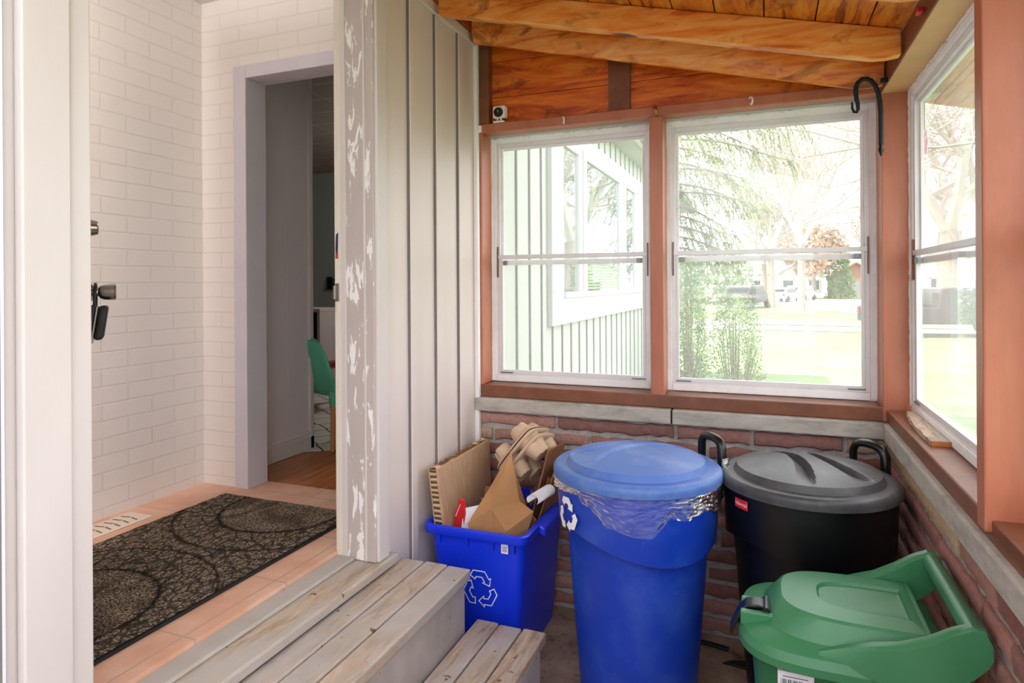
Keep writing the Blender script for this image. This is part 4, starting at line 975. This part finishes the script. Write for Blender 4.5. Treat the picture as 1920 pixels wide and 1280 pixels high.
# ------------------------------------------------------------------ outdoors
GZ = -.6
m = MB(); n = 30
S(MB().add([(-60, 3.0, GZ), (60, -40, GZ), (120, 160, GZ), (-60, 160, GZ)], [(0, 1, 2, 3)]).add([(-60, -40, GZ - .01), (60, -40, GZ - .01), (60, 20, GZ - .01), (-60, 20, GZ - .01)], [(0, 1, 2, 3)]).build('ground', 'grass', fix=False), 'sunlit lawn outside the windows')
S(MB().add([(-60, 33.5, GZ + .02), (5, 30.5, GZ + .02), (60, 24, GZ + .02), (60, 22.3, GZ + .02), (5, 28.2, GZ + .02), (-60, 30.5, GZ + .02)], [(0, 1, 2, 3, 4, 5)]).build('pavement', 'pavement'), 'pale sidewalk across the lawn')
S(MB().add([(-60, 41, GZ + .02), (1, 34.6, GZ + .02), (60, 26.5, GZ + .02), (60, 24.5, GZ + .02), (1, 32.2, GZ + .02), (-60, 35.5, GZ + .02)], [(0, 1, 2, 3, 4, 5)]).build('road_driveway', 'asphalt'))
S(MB().add([(-60, 72, GZ + .02), (1.5, 63, GZ + .02), (3.5, 52, GZ + .02), (6, 38, GZ + .02), (60, 28, GZ + .02), (60, 62, GZ + .02), (9, 79, GZ + .02), (-60, 84, GZ + .02)], [(0, 1, 2, 3, 4, 5, 6, 7)]).build('road', 'pavement'), 'sunlit street beyond the lawn')
# house wing
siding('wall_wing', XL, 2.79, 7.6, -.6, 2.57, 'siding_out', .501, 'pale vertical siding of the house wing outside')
S(MB().box(XL - 3, XL - .06, 7.4, 7.6, -.6, 2.9).build('wall_wing_end', 'siding_out'))
S(MB().box(XL - .3, XL + .16, 2.79, 7.8, 2.572, 2.60).build('trim_30', 'soffit'), 'pale soffit under the eave of the house wing')
T = thing('gutter', (XL + .2, 5.2, 2.6), 'pale metal gutter along the eave of the house wing', 'gutter')
MB().prism([(XL + .16, 2.575), (XL + .20, 2.565), (XL + .235, 2.60), (XL + .24, 2.66), (XL + .225, 2.66), (XL + .16, 2.66)], 2.79, 7.8, 'y').build('gutter_channel', 'soffit', T)
bw = struct('window_6', (XL, 5.4, 1.2)); bw['label'] = 'long white framed triple window on the house wing'
XF = XL + .035
m = MB().box(XL, XF, 3.62, 7.2, 1.125, 1.325)
m.box(XL, XF, 3.62, 3.86, 1.325, 2.40).box(XL, XF, 3.86, 7.2, 2.25, 2.40).box(XL, XF, 4.22, 4.43, 1.325, 2.25).box(XL, XF, 5.54, 5.81, 1.325, 2.25).box(XL, XF, 6.25, 7.2, 1.325, 2.25)
m.build('window_frame', 'house_white', bw, bevel=.004)
MB().box(XF, XF + .012, 3.86, 7.2, 1.29, 1.325).box(XF, XF + .01, 4.30, 4.34, 1.33, 2.30).box(XF, XF + .01, 5.65, 5.69, 1.33, 2.30).build('frame_bead', 'house_white', bw)
for y0, y1 in ((3.86, 4.22), (4.43, 5.54), (5.81, 6.25)):
    MB().box(XL + .014, XL + .018, y0, y1, 1.325, 2.25).build('pane', 'mirror_pane', bw)
m = MB()
for i in range(9): m.box(XL + .019, XL + .021, 4.45, 5.52, 1.34 + i * .022, 1.352 + i * .022)
m.build('blind', 'green_leaf', bw)
T = thing('string_lights', (XL + .24, 4.6, 2.55), 'string of small coloured light bulbs under the eave outside the left window', 'string lights')
MB().tube([(XL + .237, 3.4 + i * .3, 2.62 - .05 * (i % 2)) for i in range(12)], .004, 5).build('cord', 'wire', T)
for yb, mt, lb_ in ((4.32, 'bulb_blue', 'blue bulb'), (4.56, 'bulb_yellow', 'yellow bulb'), (4.86, 'bulb_red', 'red bulb')):
    tag(MB().lathe([(.001, -.035), (.014, -.02), (.018, 0), (.012, .018), (.006, .06), (.001, .08)], 12, (XL + .237, yb, 2.525), cap=False).build('light_bulb', mt, T, smooth=60), lb_)

def grow(m, p, d, L, r, lv, R, up=.1, spread=.6, seg=3, gap=.5, minr=.004, leaves=None):
    pts = [p]; rs = [r]; q = Vector(p); dd = Vector(d).normalized()
    for i in range(seg):
        dd = (dd + Vector((R.uniform(-1, 1), R.uniform(-1, 1), R.uniform(-1, 1))) * .16 + Vector((0, 0, up)) * .3).normalized()
        q = q + dd * (L / seg); pts.append(tuple(q)); rs.append(max(minr, r * (1 - .55 * (i + 1) / seg)))
        if lv > 0:
            for k in range(2 if lv > 1 else 3):
                ax = Vector((R.uniform(-1, 1), R.uniform(-1, 1), R.uniform(-.3, .6))).normalized()
                nd = (dd * (1 - spread * .5) + ax * spread).normalized()
                grow(m, tuple(q), nd, L * R.uniform(.5, .75), rs[-1] * .6, lv - 1, R, up, spread, seg, gap, minr, leaves)
        elif leaves is not None: leaves.append(tuple(q))
    m.tube(pts, rs, 4 if lv < 2 else 6, caps=False)
def tree(x, y, h, r, seed, label, lv=4, trunk_h=.35, leafmat=None, spread=.7, z=GZ, group='bare trees along the street', nleaf=3, ls=.25, name='bare_tree', minr=.012, lean=(0, 0)):
    R = random.Random(seed); T = thing(name, (x, y, z), label, 'tree', group)
    a = MB(); th = h * trunk_h; top = (x + lean[0] + R.uniform(-.1, .1), y + lean[1], z + th)
    a.tube([(x, y, z - .05), (x, y, z + .1), top], [r * 1.25, r, r * .8], 10); a.build('trunk', 'bark', T, smooth=60)
    b = MB(); lf = []
    for k in range(4):
        an = k * PI / 2 + R.uniform(-.5, .5)
        grow(b, top, (math.cos(an) * .55, math.sin(an) * .55, 1), h * .38, r * .55, lv - 1, R, .12, spread, minr=minr, leaves=lf)
    b.build('branches', 'bare_twig', T)
    if leafmat:
        c = MB()
        for p in lf:
            for k in range(nleaf):
                q = Vector(p) + Vector((R.gauss(0, .4), R.gauss(0, .4), R.gauss(0, .4))); u_ = Vector((R.uniform(-1, 1), R.uniform(-1, 1), R.uniform(-1, 1))).normalized() * ls; v_ = u_.orthogonal().normalized() * ls * .7
                c.add([q - u_, q - v_, q + u_, q + v_], [(0, 1, 2, 3)])
        tag(c.build('leaves', leafmat, T, fix=False), kind='stuff')
    return T
tree(2.2, 46.4, 15, .27, 5, 'bare street tree with straight trunk in the middle of the right window', lv=4, trunk_h=.30, minr=.02)
tree(.45, 53.6, 13, .3, 8, 'forked bare tree by the parked dark car', minr=.025)
tree(-.1, 58, 10, .28, 9, 'bare tree left of the forked tree', minr=.025)
tree(5.4, 84, 7, .3, 14, 'orange-leaved tree between the two distant houses', leafmat='orange_leaf', nleaf=3, ls=.35, minr=.03)
tree(10.6, 80, 12, .3, 15, 'bare tree right of the distant orange-roofed house', minr=.03)
tree(8.6, 38.0, 16, .62, 17, 'thick-trunked forked tree seen through the east window', lv=4, trunk_h=.28, minr=.02, spread=.8)
tree(-8, 40, 14, .4, 18, 'bare tree mirrored in the house wing windows', minr=.03, lv=3)
tree(13, 30, 13, .35, 19, 'bare tree farther along the east side', minr=.03, lv=3)
# low branch crossing the right window
R = random.Random(33); T = thing('hanging_branch', (2.0, 7.0, 3.5), 'long bare branch crossing the top of the right window', 'branch')
m = MB(); m.tube([(3.6, 7.6, 2.7), (2.4, 7.2, 2.72), (1.5, 7.0, 2.62), (.9, 6.9, 2.66), (.35, 6.9, 2.60)], [.022, .018, .013, .010, .006], 6, caps=False)
m.tube([(.9, 6.9, 2.66), (.4, 6.9, 2.85), (-.1, 6.9, 2.95)], [.009, .006, .003], 5, caps=False); m.tube([(1.5, 7.0, 2.62), (1.0, 7.0, 2.40), (.6, 7, 2.3), (.3, 7, 2.38)], [.010, .007, .005, .003], 5, caps=False)
m.tube([(2.2, 6.6, 2.95), (1.85, 6.6, 3.32), (1.5, 6.6, 3.45), (1.1, 6.6, 3.62)], [.022, .024, .02, .01], 6, caps=False)
m.tube([(1.5, 6.6, 3.45), (1.15, 6.6, 3.40), (.8, 6.6, 3.46), (.5, 6.6, 3.55)], [.012, .009, .006, .004], 5, caps=False); m.build('limb', 'bark', T, smooth=60)
# spruce: drooping boughs reaching into the right window
R = random.Random(41); T = thing('spruce_tree', (-1.55, 9.3, GZ), 'spruce with drooping boughs at the left of the right window', 'tree')
MB().tube([(-1.6, 9.3, GZ), (-1.58, 9.3, 3), (-1.55, 9.3, 7)], [.16, .12, .05], 10).build('trunk', 'bark', T, smooth=60)
bb = MB(); nd = MB()
def bough(p0, d, L, droop):
    p = Vector(p0); dr = Vector(d).normalized(); pts = [tuple(p)]; rs = [.022]; n = 12
    for i in range(n):
        dr = (dr + Vector((R.uniform(-.08, .08), R.uniform(-.08, .08), -droop / n * (1 if i < n * .7 else -.6)))).normalized(); p = p + dr * L / n; pts.append(tuple(p)); rs.append(.022 * (1 - i / n) + .003)
        if i > 1:
            for k in range(3):
                sd2 = dr.cross(Vector((0, 0, 1))).normalized() * R.choice((-1, 1)); t0 = Vector(p) + dr * R.uniform(-.1, .1); t1 = t0 + (sd2 * R.uniform(.1, .35) + dr * .12 + Vector((0, 0, -R.uniform(.12, .42))))
                bb.tube([tuple(t0), tuple((t0 + t1) / 2 + Vector((0, 0, .04))), tuple(t1)], [.004, .003, .002], 3, caps=False)
                for q in range(46):
                    f_ = R.random(); c = t0.lerp(t1, f_) + Vector((0, 0, .04 * (1 - abs(2 * f_ - 1)))); v_ = Vector((R.uniform(-1, 1), R.uniform(-1, 1), R.uniform(-1.2, .4))).normalized() * R.uniform(.018, .042); w_ = v_.orthogonal().normalized() * .009
                    nd.add([c - w_, c + w_, c + v_], [(0, 1, 2)])
    bb.tube(pts, rs, 5, caps=False)
for i in range(26):
    z = 1.6 + i * .15; a = R.uniform(-1.0, .5) if i % 2 else R.uniform(-.5, 1.6)
    bough((-1.55, 9.3, z + .3), (math.cos(a) * 1.0, math.sin(a) * .7, .12), R.uniform(1.3, 2.2) if i > 4 else 1.2, R.uniform(.6, 1.1))
bb.build('boughs', 'bark', T, smooth=60); tag(nd.build('needles', 'needles', T, fix=False), kind='stuff')
# shrub under it
def shrub(x, y, w_, h_, seed, label, n=5200, mat='shrub_leaf', z=GZ, s0=.016):
    R = random.Random(seed); T = thing('shrub', (x, y, z), label, 'shrub'); st_ = MB(); lf = MB()
    for i in range(34):
        a = R.uniform(0, 2 * PI); rr_ = R.uniform(.1, 1) * w_ / 2; pts = [(x + R.uniform(-.1, .1) * w_, y + R.uniform(-.1, .1) * w_, z), (x + rr_ * .5 * math.cos(a), y + rr_ * .5 * math.sin(a), z + h_ * .5), (x + rr_ * math.cos(a), y + rr_ * math.sin(a), z + h_ * (1 - .5 * (rr_ / (w_ / 2)) ** 2) * R.uniform(.8, 1.0))]
        st_.tube(pts, [.012, .007, .003], 4, caps=False)
    for i in range(n):
        a = R.uniform(0, 2 * PI); k = R.random(); zz = R.random(); wr = w_ / 2 * (1 - .55 * zz ** 3) * math.sqrt(R.uniform(.15, 1)) * (1 + .18 * math.sin(a * 3 + zz * 7))
        c = Vector((x + wr * math.cos(a), y + wr * math.sin(a), z + h_ * zz)); u_ = Vector((R.uniform(-1, 1), R.uniform(-1, 1), R.uniform(-1, 1))).normalized() * R.uniform(.6, 1.3) * s0; v_ = u_.orthogonal().normalized() * s0 * .5
        lf.add([c - u_, c - v_, c + u_, c + v_], [(0, 1, 2, 3)])
    st_.build('stems', 'bark', T); tag(lf.build('leaves', mat, T, fix=False), kind='stuff')
shrub(-.66, 6.2, .42, 2.2, 2, 'tall narrow leafy shrub at the left edge of the right window', 6500)
shrub(-.27, 6.6, .66, 1.86, 3, 'bushy yellow-green shrub outside beside the narrow one', 5200)
shrub(-4.5, 62, 9, 5, 6, 'distant evergreen hedge behind the parked cars', 1300, s0=.35, mat='green_leaf')
shrub(8.3, 86, 3, 6, 7, 'round dark bush beside the distant orange-roofed house', 900, s0=.3)

def house(x, y, w_, d_, h_, wall, roof, label, rz=0):
    T = thing('house', (x, y, GZ), label, 'house', 'houses across the street', rz)
    MB().box(-w_ / 2, w_ / 2, 0, d_, 0, h_).prism([(-w_ / 2, h_), (w_ / 2, h_), (0, h_ + w_ * .28)], 0.001, d_, 'y').build('walls', wall, T, local=True)
    hr = w_ * .28; m = MB()
    for s_ in (-1, 1): m.add([(s_ * (w_ / 2 + .4), -.4, h_ - .2), (s_ * (w_ / 2 + .4), d_ + .4, h_ - .2), (0, d_ + .4, h_ + hr + .1), (0, -.4, h_ + hr + .1)], [(0, 1, 2, 3)])
    m.build('roof', roof, T, local=True, solid=.15, fix=False)
    for wx in (-.3, .28):
        MB().box(w_ * wx - .6, w_ * wx + .6, -.06, .02, 1.0, 2.2).build('window', 'dark_glass', T, local=True)
        MB().box(w_ * wx - .7, w_ * wx - .6, -.08, .02, .9, 2.3).box(w_ * wx + .6, w_ * wx + .7, -.08, .02, .9, 2.3).box(w_ * wx - .7, w_ * wx + .7, -.08, .02, .9, 1.0).box(w_ * wx - .7, w_ * wx + .7, -.08, .02, 2.2, 2.3).build('window_trim', 'house_white', T, local=True)
    MB().box(-.45, .45, -.05, .02, 0, 2.1).build('door', 'roof_grey', T, local=True)
house(4.3, 90, 5.2, 9, 3.2, 'house_white', 'roof_grey', 'white bungalow with grey roof behind the silver car')
house(10.5, 90, 5.0, 9, 2.9, 'house_brick', 'roof_orange', 'small brick house with orange roof at the far right')
house(-3.5, 96, 8, 9, 3.2, 'house_white', 'roof_grey', 'white house mostly hidden behind the orange tree')
house(16, 62, 9, 9, 3.6, 'house_white', 'roof_grey', 'white house with porch seen through the east window')
house(30, 58, 10, 9, 3.4, 'house_brick', 'roof_grey', 'brick house farther east along the street')

def car(x, y, rz, L_, W_, H_, mat, label, kind='car'):
    T = thing(kind, (x, y, GZ), label, 'car' if kind == 'car' else 'truck', None, rz)
    b = .30; mid = H_ * .55
    if kind == 'car': prof = [(-.5, .25), (-.5, .52), (-.44, .62), (-.38, .98), (-.30, 1.0), (.12, 1.0), (.26, .66), (.46, .58), (.5, .45), (.5, .25)]
    else: prof = [(-.5, .28), (-.5, .62), (-.14, .62), (-.12, .98), (-.05, 1.0), (.14, 1.0), (.24, .66), (.46, .60), (.5, .45), (.5, .25)]
    MB().prism([(a * L_, c * H_) for a, c in prof], -W_ / 2, W_ / 2, 'y').build('body', mat, T, bevel=.06, seg=3, local=True)
    cab = [(-.37, .66), (-.33, .94), (.10, .94), (.21, .68)] if kind == 'car' else [(-.12, .66), (-.09, .94), (.12, .94), (.20, .68)]
    MB().prism([(a * L_, c * H_) for a, c in cab], -W_ / 2 - .01, W_ / 2 + .01, 'y').build('side_windows', 'dark_glass', T, local=True)
    rx = -.40 if kind == 'car' else -.135
    MB().box(rx * L_ - .12, rx * L_ + .05, -W_ * .38, W_ * .38, H_ * .68, H_ * .90).build('rear_window', 'dark_glass', T, local=True)
    for s_ in (-1, 1):
        MB().box(-.5 * L_ - .02, -.5 * L_ + .08, s_ * W_ * .42 - .09, s_ * W_ * .42 + .09, H_ * .46, H_ * .60).build('tail_light', 'tail_red', T, local=True)
        for fx in (-.31, .32): MB().lathe([(.001, -.11), (.30, -.11), (.34, -.08), (.34, .08), (.30, .11), (.001, .11)], 20, (fx * L_, s_ * (W_ / 2 - .08), .34), 'y', cap=False).build('wheel', 'tyre', T, local=True, smooth=40)
    return T
car(-1.25, 54, 1.2, 4.6, 1.9, 1.75, 'car_dark', 'dark car with red tail light parked behind the shrub')
car(1.75, 70, 1.2, 4.5, 1.8, 1.45, 'car_silver', 'silver car parked left of the street tree')
car(3.6, 76, 1.2, 4.5, 1.8, 1.6, 'car_white', 'white van parked right of the street tree')
car(6.1, 27.4, .25, 5.4, 1.95, 1.75, 'car_dark', 'dark blue pickup truck seen through the east window', 'pickup_truck')
# wires
for i, (z0, z1, lab) in enumerate(((8.2, 8.6, 'upper overhead wire beyond the street trees'), (6.3, 6.5, 'lower overhead wire beyond the street trees'))):
    tag(MB().tube([(-30 + k * 8, 60, z0 + (z1 - z0) * k / 10 - .5 * math.sin(PI * (k % 5) / 5)) for k in range(11)], .02, 4).build('overhead_wire', 'wire'), lab, 'wire')
T = thing('plastic_ornament', (.58, 2.92, 1.92), 'pink flower-shaped ornament hanging under the eave outside the east window', 'ornament')
for k in range(6):
    a = k * PI / 3; MB().lathe([(.001, -.006), (.020, -.003), (.024, 0), (.020, .003), (.001, .006)], 14, (.58, 2.92 + .03 * math.cos(a), 1.92 + .03 * math.sin(a)), 'x', cap=False).build('petal', 'bulb_pink', T, smooth=50)
MB().tube([(.58, 2.92, 1.94), (.58, 2.92, 2.082)], .002, 5).build('cord', 'wire', T)
